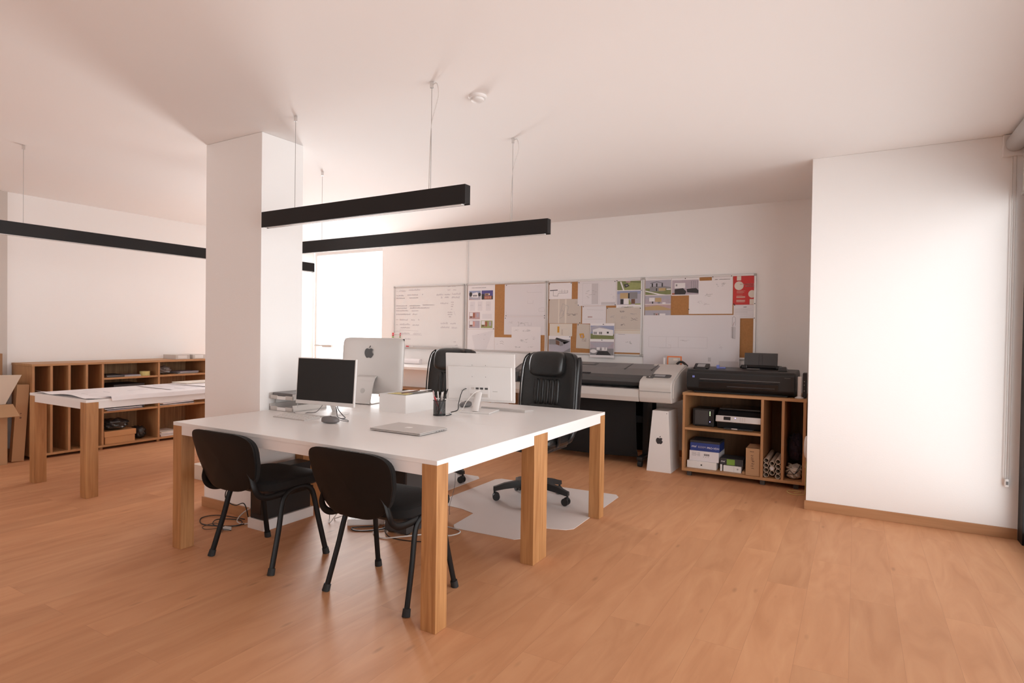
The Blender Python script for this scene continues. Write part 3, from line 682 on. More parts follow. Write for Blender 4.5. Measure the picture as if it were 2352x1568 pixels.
cable('white cable on the floor beside the black computer tower', [(-3.44, 2.62, .12), (-3.55, 2.56, .06), (-3.56, 2.50, .008), (-3.47, 2.48, .005), (-3.405, 2.50, .02)], .004, 'whitecable')
cable('black cable hanging in loops from the desk by the pillar', [(-3.43, 2.56, .66), (-3.50, 2.50, .40), (-3.60, 2.45, .22), (-3.60, 2.45, .15), (-3.54, 2.47, .12), (-3.46, 2.48, .14), (-3.43, 2.49, .05), (-3.425, 2.50, .0045)], .0035, 'blackplastic')
t = thing('plug_adapter', 'small black and white plug adapter on the floor left of the left chair', 'adapter', (-3.46, 2.36, 0), R_(20))
B().box(-.025, .025, -.011, .011, .0, .022, 'lightgrey', .004).build('plug_body', t)
B().cyl((-.024, 0, .011), (-.07, .015, .008), .006, 'blackplastic', n=10).build('cord_end', t)
cable('white cable looped on the floor between the two visitor chairs', [(-3.13, 2.92, .20), (-3.12, 2.90, .10), (-3.10, 2.88, .008), (-3.01, 2.80, .006), (-3.03, 2.90, .05), (-2.98, 3.0, .085), (-2.93, 2.98, .07), (-3.03, 2.88, .014), (-3.10, 2.93, .006)], .0032, 'whitecable')
cable('black cable running level between tower and chairs', [(-3.22, 2.98, .21), (-3.10, 3.02, .12), (-2.95, 3.05, .11), (-2.80, 3.08, .09), (-2.72, 3.0, .006)], .003, 'blackplastic')
cable('black cable loop before the white power strip', fl([(-2.72, 2.90), (-2.80, 2.80), (-2.76, 2.78), (-2.68, 2.83), (-2.62, 2.90), (-2.66, 2.93)]), .0042, 'blackplastic')
cable('white cable under the seat of the right visitor chair', fl([(-2.72, 2.97), (-2.67, 2.88), (-2.62, 2.80), (-2.52, 2.77), (-2.42, 2.84), (-2.32, 2.98), (-2.20, 3.02), (-2.16, 3.09), (-2.22, 3.15), (-2.33, 3.16)]), .0042, 'whitecable')
cable('black cable curving on the floor behind the near corner leg', fl([(-2.63, 2.95), (-2.58, 2.86), (-2.48, 2.805), (-2.34, 2.82), (-2.2, 2.87)]), .003, 'blackplastic')
cable('thin grey cord hanging from the desk near the left leather chair', [(-2.64, 3.70, .69), (-2.62, 3.68, .30), (-2.58, 3.62, .14), (-2.50, 3.45, .05), (-2.45, 3.38, .004)], .0016, 'darkgrey')

# small white carton behind the pillar
one(B().box(-4.92, -4.55, 3.02, 3.28, 0, .125, 'creampaper', .003), 'carton', 'low cream carton on the floor behind the pillar', 'box', (-4.7, 3.15, 0))

# ------------------------------------------------------------------ boards on the back wall
YW = YB                                   # wall face
def board(name, label, cat, x0, x1, face, caps='greyplastic', z0=1.0532, z1=1.9165):
    t = thing(name, label, cat, ((x0+x1)/2, YW, z0))
    B().box(x0+.012, x1-.012, YW-.010, YW-.001, z0+.012, z1-.012, face).build('panel', t, W=True)
    b = B(); f = .020
    b.box(x0, x1, YW-.018, YW, z1-f, z1, 'alu', .003).box(x0, x1, YW-.018, YW, z0, z0+f, 'alu', .003)
    b.box(x0, x0+f, YW-.018, YW, z0+f, z1-f, 'alu', .003).box(x1-f, x1, YW-.018, YW, z0+f, z1-f, 'alu', .003).build('frame', t, W=True)
    for x in (x0-.002, x1-.026):
        for z in (z0-.002, z1-.024): B().box(x, x+.028, YW-.021, YW, z, z+.026, caps, .005).build('corner_cap', t, W=True)
    return t
board('whiteboard', 'whiteboard with faded handwriting on the back wall', 'whiteboard', -5.597, -4.402, 'white_enamel')
board('cork_board', 'leftmost cork board on the back wall, next to the whiteboard', 'pin board', -4.375, -3.206, 'cork')
board('cork_board', 'middle cork board between the two other pin boards', 'pin board', -3.203, -2.030, 'cork')
board('cork_board', 'rightmost cork board with the red poster', 'pin board', -2.027, -.869, 'cork')
# handwriting
rw = random.Random(3)
def squiggle(b, x, z, length, h, k, y, wd=.0026):
    """a run of joined-up handwriting as one ribbon"""
    n = max(3, int(length/(h*.42))); P = []
    for i in range(n*2):
        P.append((x+length*i/(2*n)+rw.uniform(-.1, .1)*h, z+(h*rw.uniform(.45, 1) if i % 2 else rw.uniform(-.08, .12)*h)))
    for p, q in zip(P, P[1:]): line(b, p, q, k, y, wd)
def line(b, p, q, k, y, wd=.0026):
    d = Vector((q[0]-p[0], q[1]-p[1])); l = d.length
    if l < 1e-5: return
    n = Vector((-d.y, d.x))/l*wd/2
    b.poly([(p[0]+n.x, y, p[1]+n.y), (q[0]+n.x, y, q[1]+n.y), (q[0]-n.x, y, q[1]-n.y), (p[0]-n.x, y, p[1]-n.y)], k)
def rectl(b, x0, z0, x1, z1, k, y, wd=.0026):
    for p, q in (((x0, z0), (x1, z0)), ((x1, z0), (x1, z1)), ((x1, z1), (x0, z1)), ((x0, z1), (x0, z0))): line(b, p, q, k, y, wd)
hw = B(); yb = YW-.0106
WX = lambda u: -5.597+(u-100)/1480*1.18           # u, v: layout units of the board
WZ = lambda v: 1.9165-(v-150)/1360*.8633
for u, v, l, h in ((150, 255, 30, 4), (215, 270, 160, 50), (430, 255, 260, 50), (150, 365, 180, 32), (400, 355, 240, 30), (725, 350, 20, 28), (150, 420, 200, 26), (445, 418, 200, 24), (150, 585, 250, 24), (450, 585, 240, 20), (740, 572, 250, 16), (150, 640, 250, 30), (460, 640, 430, 34), (150, 695, 280, 30), (500, 695, 150, 18), (150, 775, 330, 34), (520, 775, 110, 34), (150, 880, 50, 8), (235, 895, 190, 38), (490, 895, 90, 34), (640, 890, 40, 34), (150, 990, 50, 8), (235, 1000, 240, 48), (520, 1005, 150, 30), (250, 1065, 220, 30), (160, 1130, 50, 4), (260, 1195, 210, 42), (540, 1200, 160, 50), (340, 1310, 150, 36),
        (1260, 200, 60, 36), (1350, 195, 80, 40), (1260, 275, 60, 36), (1370, 275, 70, 36), (1025, 370, 150, 44), (1200, 365, 120, 30), (1350, 365, 180, 46), (1120, 435, 40, 46), (1200, 425, 90, 36), (1340, 435, 170, 44), (1110, 550, 170, 40), (1330, 525, 60, 28), (1330, 570, 60, 28), (1330, 615, 50, 28), (1330, 665, 30, 14), (1265, 735, 100, 26), (1265, 780, 100, 24), (1290, 825, 50, 20), (1120, 970, 160, 50), (1320, 970, 120, 34), (1120, 1055, 190, 44), (1350, 1060, 120, 46), (1390, 1340, 50, 12), (1420, 1420, 60, 36), (1370, 1465, 120, 18)):
    squiggle(hw, WX(u), WZ(v), l/1480*1.18, h/1360*.8633, 'marker', yb)
for p, q in (((240, 1100), (650, 1120)), ((230, 1200), (720, 1215)), ((700, 1160), (720, 1215)), ((240, 1100), (230, 1200)), ((1390, 700), (1420, 780))): line(hw, (WX(p[0]), WZ(p[1])), (WX(q[0]), WZ(q[1])), 'marker', yb)
hw = hw.build('handwriting', bpy.data.objects['whiteboard'], W=True); hw['kind'] = 'stuff'
for lb, x, z, k in (('upper red-ended marker stuck on the left edge of the whiteboard', -5.60, 1.262, 'capred'), ('second red-ended marker below the upper one on the whiteboard edge', -5.602, 1.238, 'capred'), ('green-ended marker, lowest on the left edge of the whiteboard', -5.604, 1.214, 'green')):
    t = thing('marker_pen', lb, 'marker', (x, YW-.03, z), 0, 'markers on the whiteboard edge')
    B().cyl((x+.032, YW-.030, z), (x+.135, YW-.030, z), .009, 'whiteplastic', n=12).build('barrel', t, W=True)
    B().cyl((x, YW-.030, z), (x+.034, YW-.030, z), .0098, k, n=12).build('cap', t, W=True)
    B().cyl((x+.135, YW-.030, z), (x+.145, YW-.030, z), .008, k, n=12).build('end_plug', t, W=True)
t = thing('marker_pen', 'red-capped marker on the ledge under the whiteboard', 'marker', (-5.34, YW-.03, 1.074), 0)
B().lathe([(.0115, 0), (.0115, .03), (.006, .05)], 'capred', X=Matrix.Translation((-5.345, YW-.034, 1.086)) @ Matrix.Rotation(R_(90), 4, 'Y'), n=12).build('cap', t, W=True)
B().cyl((-5.295, YW-.034, 1.086), (-5.23, YW-.034, 1.086), .006, 'whiteplastic', n=10).build('barrel', t, W=True)
B().box(-5.55, -4.45, YW-.05, YW-.018, 1.068, 1.074, 'alu', .002).box(-5.55, -4.45, YW-.053, YW-.048, 1.068, 1.082, 'alu', .001).build('pen_ledge', bpy.data.objects['whiteboard'], W=True)

# sheets of paper pinned up
def sheet(label, x0, z0, x1, z1, k='paper', lay=0, draw=None, pins=(), name='pinned_sheet', cat='sheet', rot=0, over=False, group='sheets pinned on the cork boards'):
    """one sheet; draw(b, P, y) adds its print: P maps 0..1 fractions (right, down) to the sheet"""
    yf = YW-.0108-.0022*lay-(.010 if over else 0)
    b = B().box(x0, x1, yf-.0007, yf, z0, z1, k)
    P = lambda u, v: (x0+(x1-x0)*u, z1-(z1-z0)*v)
    if draw: draw(b, P, yf-.0009)
    c = ((x0+x1)/2, yf, (z0+z1)/2)
    o = b.build(name, None, loc=c)
    if rot: o.rotation_euler = (0, R_(rot), 0)
    FR[o] = Matrix.Translation(c)
    for u, v in pins:
        x, z = P(u, v)
        B().cyl((x, yf-.0008, z), (x, yf-.006, z), .0052, 'dark', n=10).build('push_pin', o, W=True)
    return props(o, label, cat, group)
def fp(b, P, y, k, pts): b.poly([(P(u, v)[0], y, P(u, v)[1]) for u, v in pts], k)
def fr(b, P, y, k, u0, v0, u1, v1): fp(b, P, y, k, [(u0, v0), (u1, v0), (u1, v1), (u0, v1)])
def fl_(b, P, y, k, pts, wd=.003):
    for p, q in zip(pts, pts[1:]): line(b, P(*p), P(*q), k, y, wd)
def fc(b, P, y, k, u, v, ru, rv, n=24, a0=0, a1=360): fp(b, P, y, k, [(u+ru*math.cos(R_(a0+(a1-a0)*i/n)), v+rv*math.sin(R_(a0+(a1-a0)*i/n))) for i in range(n if a1-a0 == 360 else n+1)])
def blur(b, P, y, k, u, v, l, h):      # a small sketch: a tangle of strokes
    for _ in range(9):
        p = (u+rw.uniform(0, l), v+rw.uniform(-h, h)); fl_(b, P, y, k, [p, (p[0]+rw.uniform(.1, .5)*l, p[1]+rw.uniform(-.5, .5)*h)], .0028)
def sub(P, u0, v0, u1, v1): return lambda u, v: P(u0+(u1-u0)*u, v0+(v1-v0)*v)
e2 = .0003
def ph_white_house(b, P, y):
    fr(b, P, y, 'sky', 0, 0, 1, 1); fr(b, P, y-e2, 'haze', 0, .6, 1, 1); fp(b, P, y-2*e2, 'pwhite', [(.25, .3), (.7, .15), (.78, .35), (.78, .75), (.2, .7)]); fr(b, P, y-3*e2, 'grey', .32, .45, .7, .62)
    fc(b, P, y-3*e2, 'dark', .14, .38, .13, .25); fc(b, P, y-3*e2, 'dark', .9, .42, .12, .2); fp(b, P, y-3*e2, 'rose', [(0, .88), (.6, 1), (0, 1)])
def ph_dusk_house(b, P, y):
    fr(b, P, y, 'skyd', 0, 0, 1, .6); fr(b, P, y, 'dark', 0, .6, 1, 1); fp(b, P, y-e2, 'dark', [(0, .38), (.25, .4), (.25, .7), (0, .7)]); fr(b, P, y-2*e2, 'tan', .3, .33, .7, .55); fr(b, P, y-3*e2, 'brown', .34, .38, .6, .52); fr(b, P, y-2*e2, 'terra', .25, .6, .9, .95); fc(b, P, y-3*e2, 'pwhite', .68, .42, .06, .07)
    for i in range(4): fr(b, P, y-3*e2, 'pinkprint', .3+.15*i, .66, .36+.15*i, .9)
def ph_room(b, P, y, a='rose', c='terra'):
    fr(b, P, y, a, 0, 0, 1, 1); fr(b, P, y-e2, 'pwhite', .05, .05, .35, .55); fr(b, P, y-e2, c, .36, .12, .55, .8); fr(b, P, y-e2, 'lilac', .7, .1, .9, .7); fr(b, P, y-e2, 'brown', .08, .6, .3, .8); fr(b, P, y-2*e2, 'haze', .74, .2, .84, .6)
def d_S1(b, P, y):
    squiggle(b, P(.15, .075)[0], P(0, .078)[1], .22, .007, 'ink', y, .0016)
    S = lambda *a: sub(P, *a)
    ph_white_house(b, S(.055, .14, .485, .345), y); ph_dusk_house(b, S(.516, .138, .93, .34), y)
    for u0, u1 in ((.09, .28), (.38, .55), (.68, .86)): fr(b, P, y, 'paper2', u0, .38, u1, .59); squiggle(b, P(u0+.02, 0)[0], P(0, .48)[1], .05, .02, 'faint', y-e2)
    ph_room(b, S(.062, .62, .462, .78), y); ph_room(b, S(.062, .81, .462, .975), y, 'lilac', 'pinkprint'); ph_room(b, S(.505, .81, .925, .975), y, 'grass2', 'terra'); fr(b, P, y, 'paper2', .55, .66, .9, .77)
sheet('tall photo sheet with six small house pictures on the leftmost cork board', -4.350, 1.335, -3.937, 1.905, 'paper', 0, d_S1, [(.97, .99)], cat='photo sheet')
def d_S2(b, P, y):
    for u, v in ((.42, .24), (.66, .25), (.63, .47)): fr(b, P, y, 'ink', u-.025, v-.006, u+.025, v+.008)
    fp(b, P, y, 'paper2', [(.18, .3), (.95, .05), (.7, .98), (.3, .98)])
sheet('white sheet with three tiny dots under the photo sheet', -4.352, 1.060, -3.936, 1.333, 'paper', 0, d_S2)
def d_S3(b, P, y):
    fl_(b, P, y, 'pencil', [(.30, .30), (.42, .25), (.50, .36)]); fl_(b, P, y, 'pencil', [(.30, .43), (.40, .41), (.50, .49)]); fl_(b, P, y, 'faint', [(.1, .5), (.2, .47)])
sheet('small white sheet with two short bent lines, low on leftmost board', -3.934, 1.055, -3.664, 1.235, 'paper', 0, d_S3, [(.02, .98)])
def d_S4(b, P, y):
    for u0, v0, u1, v1 in ((.05, .18, .40, .26), (.56, .18, .92, .27), (.30, .36, .54, .5), (.06, .40, .26, .64), (.22, .72, .44, .84), (.08, .84, .6, .93)): fr(b, P, y, 'paper2', u0, v0, u1, v1)
    fl_(b, P, y-e2, 'faint', [(.56, .52), (.56, .6), (.69, .6), (.69, .5)]); fl_(b, P, y-e2, 'faint', [(.83, .84), (.83, .76), (.94, .72), (.97, .84), (.83, .84)]); fl_(b, P, y-e2, 'faint', [(.55, .2), (.55, .27), (.9, .27)]); fl_(b, P, y-e2, 'faint', [(.05, .85), (.06, .95), (.98, .97)])
sheet('large faint plan in the upper right of the leftmost board', -3.792, 1.492, -3.211, 1.893, 'paper2', 1, d_S4, [(.045, .03), (.04, .97), (.965, .97)])
def d_S5(b, P, y):
    blur(b, P, y, 'faint', .06, .30, .12, .06); fl_(b, P, y, 'pencil', [(.33, .30), (.36, .30), (.36, .5), (.33, .5)])
    blur(b, P, y, 'pencil', .38, .40, .12, .08); fl_(b, P, y, 'faint', [(.5, .48), (.5, .33), (.58, .32), (.58, .48), (.66, .48), (.66, .32)], .004)
sheet('white sheet with a row of sketched facades below the faint plan', -3.796, 1.270, -3.211, 1.491, 'paper2', 0, d_S5, [(.03, .08), (.965, .07)])
def d_S6(b, P, y):
    for u, v, l, h, k in ((.07, .14, .14, .03, 'faint'), (.38, .15, .22, .04, 'pencil'), (.28, .55, .24, .05, 'pencil'), (.70, .45, .1, .06, 'faint'), (.12, .82, .16, .03, 'pencil'), (.55, .79, .16, .03, 'faint')): blur(b, P, y, k, u, v, l, h)
sheet('white sheet with six scattered sketches, lowest right on leftmost board', -3.684, 1.060, -3.279, 1.368, 'paper', 2, d_S6)
# middle board
def d_A(b, P, y):
    fl_(b, P, y, 'ink', [(.04, .46), (.38, .44)], .010); fl_(b, P, y, 'ink', [(.19, .48), (.19, .80), (.39, .81), (.39, .70), (.44, .63), (.82, .62), (.82, .47)], .0035); fl_(b, P, y, 'pencil', [(.42, .52), (.82, .51)]); fl_(b, P, y, 'pencil', [(.56, .62), (.56, .40)]); fl_(b, P, y, 'pencil', [(.69, .62), (.69, .42)])
sheet('white sheet with a thin L-shaped plan, top left of middle board', -3.176, 1.698, -2.880, 1.890, 'paper', 0, d_A, [(.02, .05), (.97, .04)])
def d_B(b, P, y):
    fr(b, P, y, 'creampaper', .29, 0, .325, 1); fr(b, P, y, 'creampaper', .5, 0, .55, 1)
    fl_(b, P, y-e2, 'pencil', [(.33, .7), (.43, .18), (.52, .25), (.44, .72), (.33, .8)]); fl_(b, P, y-e2, 'pencil', [(.52, .24), (.62, .30), (.56, .62)]); blur(b, P, y-e2, 'pencil', .36, .56, .1, .14); blur(b, P, y-e2, 'ink', .56, .63, .28, .03); blur(b, P, y-e2, 'pencil', .8, .14, .1, .05)
sheet('beige creased site sketch on the left of the middle board', -3.171, 1.412, -2.758, 1.696, 'beigepaper', 1, d_B, [(.01, .02), (.97, .97)])
def d_C(b, P, y):
    rectl(b, P(.13, .95)[0], P(0, .95)[1], P(.57, .08)[0], P(0, .08)[1], 'faint', y); fr(b, P, y, 'faint', .37, .10, .54, .93)
    for _ in range(10): u, v = rw.uniform(.2, .45), rw.uniform(.3, .75); fl_(b, P, y-e2, 'pencil', [(u, v), (u+.05, v)], .003)
    blur(b, P, y, 'faint', .85, .65, .1, .1); fr(b, P, y, 'faint', .62, .86, .98, .97)
sheet('big white plan sheet pinned at top centre of the middle board', -2.802, 1.615, -2.333, 1.897, 'paper2', 2, d_C, [(.03, .05), (.965, .04), (.02, .97), (.98, .97)])
def d_D(b, P, y):
    fr(b, P, y, 'grass', .03, .04, .98, .36); fp(b, P, y-e2, 'grass2', [(.25, .36), (.5, .08), (.98, .14), (.98, .3), (.7, .36)]); fp(b, P, y-2*e2, 'pwhite', [(.14, .06), (.2, .06), (.32, .36), (.26, .36)]); fp(b, P, y-2*e2, 'dark', [(.3, .16), (.45, .14), (.52, .22), (.36, .28)]); fp(b, P, y-3*e2, 'grey', [(.36, .18), (.44, .17), (.47, .21), (.38, .23)]); fp(b, P, y-2*e2, 'rose', [(.36, .05), (.56, .05), (.54, .1), (.4, .1)])
    fr(b, P, y, 'haze', .03, .39, .99, .88); fr(b, P, y-e2, 'sky', .03, .39, .99, .5); fr(b, P, y-2*e2, 'tan', .15, .46, .48, .66); fr(b, P, y-3*e2, 'dark', .47, .47, .53, .66); fr(b, P, y-2*e2, 'grey', .53, .44, .84, .67); fr(b, P, y-3*e2, 'dark', .17, .68, .29, .86); fr(b, P, y-3*e2, 'pwhite', .30, .66, .50, .86); fr(b, P, y-3*e2, 'brown', .6, .68, .75, .85); fp(b, P, y-3*e2, 'grass2', [(.5, .66), (.62, .86), (.5, .88)]); fr(b, P, y-2*e2, 'haze', .76, .7, .97, .86); fr(b, P, y-3*e2, 'grass2', .75, .84, .99, .88)
    blur(b, P, y, 'pencil', .05, .96, .5, .02); fr(b, P, y, 'grass2', .35, .955, .95, .965)
sheet('photo sheet with green field above a box-shaped house, top right of middle board', -2.332, 1.584, -2.042, 1.898, 'paper', 1, d_D, [(.02, .02), (.98, .02), (.99, .38)], cat='photo sheet')
def d_E(b, P, y): fl_(b, P, y, 'rose', [(.24, .62), (.43, .62)], .014); fl_(b, P, y, 'faint', [(.1, .74), (.88, .74)]); fl_(b, P, y, 'faint', [(.2, .2), (.9, .24)])
sheet('small blank-looking white sheet with a faint pink mark, middle board', -2.745, 1.410, -2.452, 1.613, 'paper2', 0, d_E, [(.05, .04)])
def d_F(b, P, y):
    for u, v, l, h, k in ((.37, .17, .13, .03, 'ink'), (.09, .38, .13, .05, 'pencil'), (.42, .42, .16, .07, 'pencil'), (.69, .28, .16, .03, 'pencil'), (.70, .52, .15, .06, 'ink'), (.41, .74, .12, .04, 'ink')): blur(b, P, y, k, u, v, l, h)
    fr(b, P, y, 'creampaper', 0, .97, 1, 1)
sheet('beige sheet with scattered small sketches, right of middle board', -2.446, 1.338, -2.044, 1.590, 'beigepaper', 2, d_F, [(.03, .02), (.98, .03)])
def d_G(b, P, y): fr(b, P, y, 'ochre', .35, .22, .44, .72); fl_(b, P, y, 'faint', [(.28, .24), (.4, .10), (.52, .24)]); fl_(b, P, y, 'faint', [(.5, .4), (.8, .44)]); fr(b, P, y, 'beigepaper', .52, .45, .6, .9); fr(b, P, y, 'creampaper', .8, .3, .88, .9)
sheet('cream sketch with a tall orange bar, left of middle board', -3.163, 1.262, -2.868, 1.408, 'creampaper', 0, d_G)
def d_H(b, P, y):
    fr(b, P, y, 'haze', .01, .2, .99, 1); fr(b, P, y-e2, 'grey', .01, .2, .5, .52); fp(b, P, y-2*e2, 'dark', [(.30, .2), (.36, .1), (.97, .32), (.72, .47), (.5, .3)]); fp(b, P, y-3*e2, 'brown', [(.33, .24), (.50, .34), (.50, .58), (.33, .50)]); fp(b, P, y-3*e2, 'grey', [(.5, .34), (.66, .38), (.66, .56), (.52, .62)]); fp(b, P, y-2*e2, 'dark', [(.66, .36), (.9, .38), (.7, .5)]); fp(b, P, y-e2, 'grey', [(.6, 1), (.99, .7), (.99, 1)])
sheet('grey picture of a dark gabled house, bottom left of middle board', -3.171, 1.066, -2.884, 1.264, 'paper', 1, d_H, [(.96, .05)], cat='photo')
def d_I(b, P, y): fp(b, P, y, 'ochre', [(.18, .40), (.48, .38), (.55, .52), (.5, .58), (.28, .58)]); fp(b, P, y-e2, 'rose', [(.30, .45), (.42, .43), (.45, .55), (.32, .55)]); rectl(b, P(.38, .7)[0], P(0, .7)[1], P(.68, .58)[0], P(0, .58)[1], 'pencil', y); blur(b, P, y-e2, 'brown', .4, .65, .2, .04)
sheet('small tilted beige sketch with an orange shape, low on middle board', -2.812, 1.122, -2.628, 1.405, 'beigepaper', 0, d_I, [(.08, .04)], rot=2)
def d_J(b, P, y):
    Q = sub(P, .02, .07, .985, .46); fr(b, Q, y, 'sky', 0, 0, 1, .6); fp(b, Q, y-e2, 'haze', [(0, .1), (.3, .0), (.8, .25), (.3, .35), (0, .5)]); fr(b, Q, y-e2, 'grass', 0, .6, 1, 1); fp(b, Q, y-2*e2, 'pwhite', [(.1, .3), (.38, .16), (.6, .22), (.97, .32), (.97, .74), (.1, .68)])
    for u in (.14, .37): fr(b, Q, y-3*e2, 'grey', u, .46, u+.13, .64); fr(b, Q, y-4*e2, 'pwhite', u+.06, .46, u+.07, .64)
    fr(b, Q, y-3*e2, 'dark', .7, .44, .78, .58)
    Q = sub(P, .01, .535, .985, .93); fr(b, Q, y, 'lilac', 0, 0, 1, .5); fr(b, Q, y, 'grey', 0, .5, 1, 1); fp(b, Q, y-e2, 'haze', [(0, .1), (1, .05), (.75, .4), (.25, .4)]); fr(b, Q, y-2*e2, 'pwhite', .28, .42, .42, .62); fr(b, Q, y-2*e2, 'pwhite', .5, .42, .72, .66); fp(b, Q, y-2*e2, 'dark', [(.35, .7), (.75, .7), (.9, 1), (.25, 1)]); fc(b, Q, y-3*e2, 'pwhite', .15, .72, .14, .14); fr(b, Q, y-3*e2, 'grey', .62, .42, .65, .6)
sheet('white sheet with a white house photo above a grey interior, overhanging middle board', -2.636, 1.026, -2.343, 1.414, 'paper', 3, d_J, [(.55, .03), (.5, .49), (.97, .35)], cat='photo sheet', over=True)
def d_K(b, P, y): fr(b, P, y, 'creampaper', 0, 0, 1, .15); fl_(b, P, y-e2, 'pencil', [(.14, .17), (.4, .18)], .004); blur(b, P, y, 'pencil', .42, .56, .2, .06)
sheet('white sheet with one tiny sketch, bottom right of middle board', -2.345, 1.090, -2.044, 1.336, 'paper2', 1, d_K)
# right board
def d_L(b, P, y):
    fr(b, P, y, 'haze', .01, .14, .99, .6); fr(b, P, y, 'grass', .01, .6, .99, .97); fp(b, P, y-e2, 'pwhite', [(.01, .72), (.55, .92), (.8, .97), (.5, .97), (.01, .78)])
    fr(b, P, y-e2, 'grey', .18, .5, .72, .78); fp(b, P, y-2*e2, 'tan', [(.52, .6), (.78, .58), (.78, .75), (.52, .76)]); fp(b, P, y-e2, 'grey', [(.7, .48), (.98, .55), (.98, .62), (.7, .62)])
    for u in (.25, .42, .63): fr(b, P, y-2*e2, 'dark', u, .32, u+.05, .52)
    fp(b, P, y-2*e2, 'dark', [(.2, .3), (.45, .22), (.68, .3), (.68, .32), (.45, .245), (.2, .325)]); fr(b, P, y-2*e2, 'dark', .42, .6, .46, .76); fr(b, P, y-3*e2, 'pwhite', .82, .64, .98, .70)
sheet('photo of a modern house with dark columns, top left of right board', -2.002, 1.720, -1.716, 1.910, 'paper', 1, d_L, cat='photo')
def d_M(b, P, y): fr(b, P, y, 'lilac', 0, .02, 1, .93); fr(b, P, y-e2, 'haze', 0, .02, 1, .4); fr(b, P, y-2*e2, 'pwhite', .17, .24, .38, .66); fr(b, P, y-2*e2, 'tan', .4, .26, .64, .7); fr(b, P, y-2*e2, 'dark', .28, .66, .33, .9); fr(b, P, y-2*e2, 'grey', .5, .7, .6, .9); fr(b, P, y-2*e2, 'pwhite', .68, .76, .8, .92)
sheet('narrow lilac photo of two box houses, second from top on right board', -2.003, 1.620, -1.718, 1.718, 'paper', 2, d_M, cat='photo')
def d_M2(b, P, y):
    fr(b, P, y, 'rose', 0, .01, 1, .26); fp(b, P, y-e2, 'tan', [(0, .1), (.5, .02), (1, .2), (1, .26), (0, .26)]); fr(b, P, y, 'haze', 0, .26, 1, .82); fr(b, P, y-e2, 'lilac', 0, .62, 1, .82); fr(b, P, y-2*e2, 'grey', .34, .4, .56, .8); fr(b, P, y-3*e2, 'rose', .41, .4, .52, .6); fr(b, P, y-4*e2, 'brown', .44, .44, .48, .56); fr(b, P, y-3*e2, 'pwhite', .58, .42, .8, .62); fr(b, P, y-3*e2, 'grey', .5, .6, .78, .8); fr(b, P, y-4*e2, 'dark', .7, .62, .73, .8); fr(b, P, y-3*e2, 'dark', .05, .6, .12, .8); fr(b, P, y-3*e2, 'pwhite', .1, .64, .32, .78); fr(b, P, y-3*e2, 'dark', .26, .62, .3, .8); fr(b, P, y, 'haze', 0, .82, 1, .9)
sheet('lilac photo of a cube house under a sunset strip, on right board', -2.001, 1.393, -1.718, 1.616, 'paper', 2, d_M2, cat='photo')
def d_N(b, P, y):
    Q = sub(P, .02, .15, .975, .955); fr(b, Q, y, 'lilac', 0, 0, 1, 1); fr(b, Q, y-e2, 'pwhite', .1, .2, .5, .55); fp(b, Q, y-2*e2, 'dark', [(.1, .62), (.42, .56), (.55, .8), (.5, .98), (.1, .98)]); fp(b, Q, y-2*e2, 'dark', [(.55, .62), (.9, .56), (1, .72), (1, .92), (.58, .85)])
    for u in (.72, .8, .86, .94): fr(b, Q, y-3*e2, 'grey', u, .08, u+.02, .6)
    fr(b, Q, y-3*e2, 'grey', .14, .28, .2, .42); fr(b, Q, y-3*e2, 'terra', 0, .88, .1, 1); fp(b, Q, y-3*e2, 'haze', [(.5, .5), (.58, .4), (.6, .6)])
sheet('dark interior photo with white border on right board', -1.714, 1.712, -1.424, 1.905, 'paper', 1, d_N, [(.5, .07)], cat='photo')
def d_O(b, P, y): blur(b, P, y, 'pencil', .62, .13, .18, .05); blur(b, P, y, 'pencil', .35, .43, .16, .04); blur(b, P, y, 'faint', .2, .68, .2, .06)
sheet('large white sheet with three faint sketches on right board', -1.529, 1.516, -1.091, 1.862, 'paper', 0, d_O, [(0.0, .86)])
def d_P(b, P, y): squiggle(b, P(.14, 0)[0], P(0, .66)[1], .03, .006, 'ink', y); squiggle(b, P(.35, 0)[0], P(0, .66)[1], .11, .006, 'pencil', y)
sheet('narrow white strip of paper at the top edge of right board', -1.298, 1.848, -1.092, 1.904, 'paper', 1, d_P, [(.05, .12), (.94, .05)])
def d_Q(b, P, y):
    fr(b, P, y, 'offwhite', .16, .02, .35, .17); fc(b, P, y-e2, 'offwhite', .26, .35, .205, .15); fc(b, P, y, 'offwhite', .84, .64, .165, .13); fp(b, P, y-e2, 'offwhite', [(.95, .55), (1, .57), (1, .72), (.95, .74)]); fr(b, P, y, 'offwhite', .74, .815, .96, .995)
    squiggle(b, P(.45, 0)[0], P(0, .315)[1], .105, .0075, 'offwhite', y-2*e2, .0028); squiggle(b, P(.55, 0)[0], P(0, .385)[1], .085, .0075, 'offwhite', y-2*e2, .0028); squiggle(b, P(.3, 0)[0], P(0, .315)[1], .03, .007, 'pinkprint', y-3*e2, .002)
    for v, l in ((.53, .38), (.55, .3), (.58, .34), (.61, .28), (.68, .26), (.84, .2), (.92, .36)): fl_(b, P, y-2*e2, 'pinkprint', [(.16, v), (.16+l, v)], .003)
    fr(b, P, y, 'pinkprint', .15, .71, .54, .77); fr(b, P, y, 'pinkprint', .15, .84, .54, .90)
sheet('red poster with white discs in the top right corner of right board', -1.087, 1.608, -.872, 1.902, 'red', 2, d_Q, [(.05, .975), (.97, .97)], name='poster', cat='poster')
def d_R(b, P, y):
    squiggle(b, P(.46, 0)[0], P(0, .19)[1], .03, .007, 'ink', y)
    for v in (.30, .36, .42, .48, .54, .6, .7, .88): fl_(b, P, y, 'faint', [(.05, v), (rw.uniform(.6, .95), v)], .0025)
sheet('white typed note under the red poster', -1.080, 1.470, -.873, 1.607, 'paper2', 1, d_R, [(.05, .02), (.96, .99)])
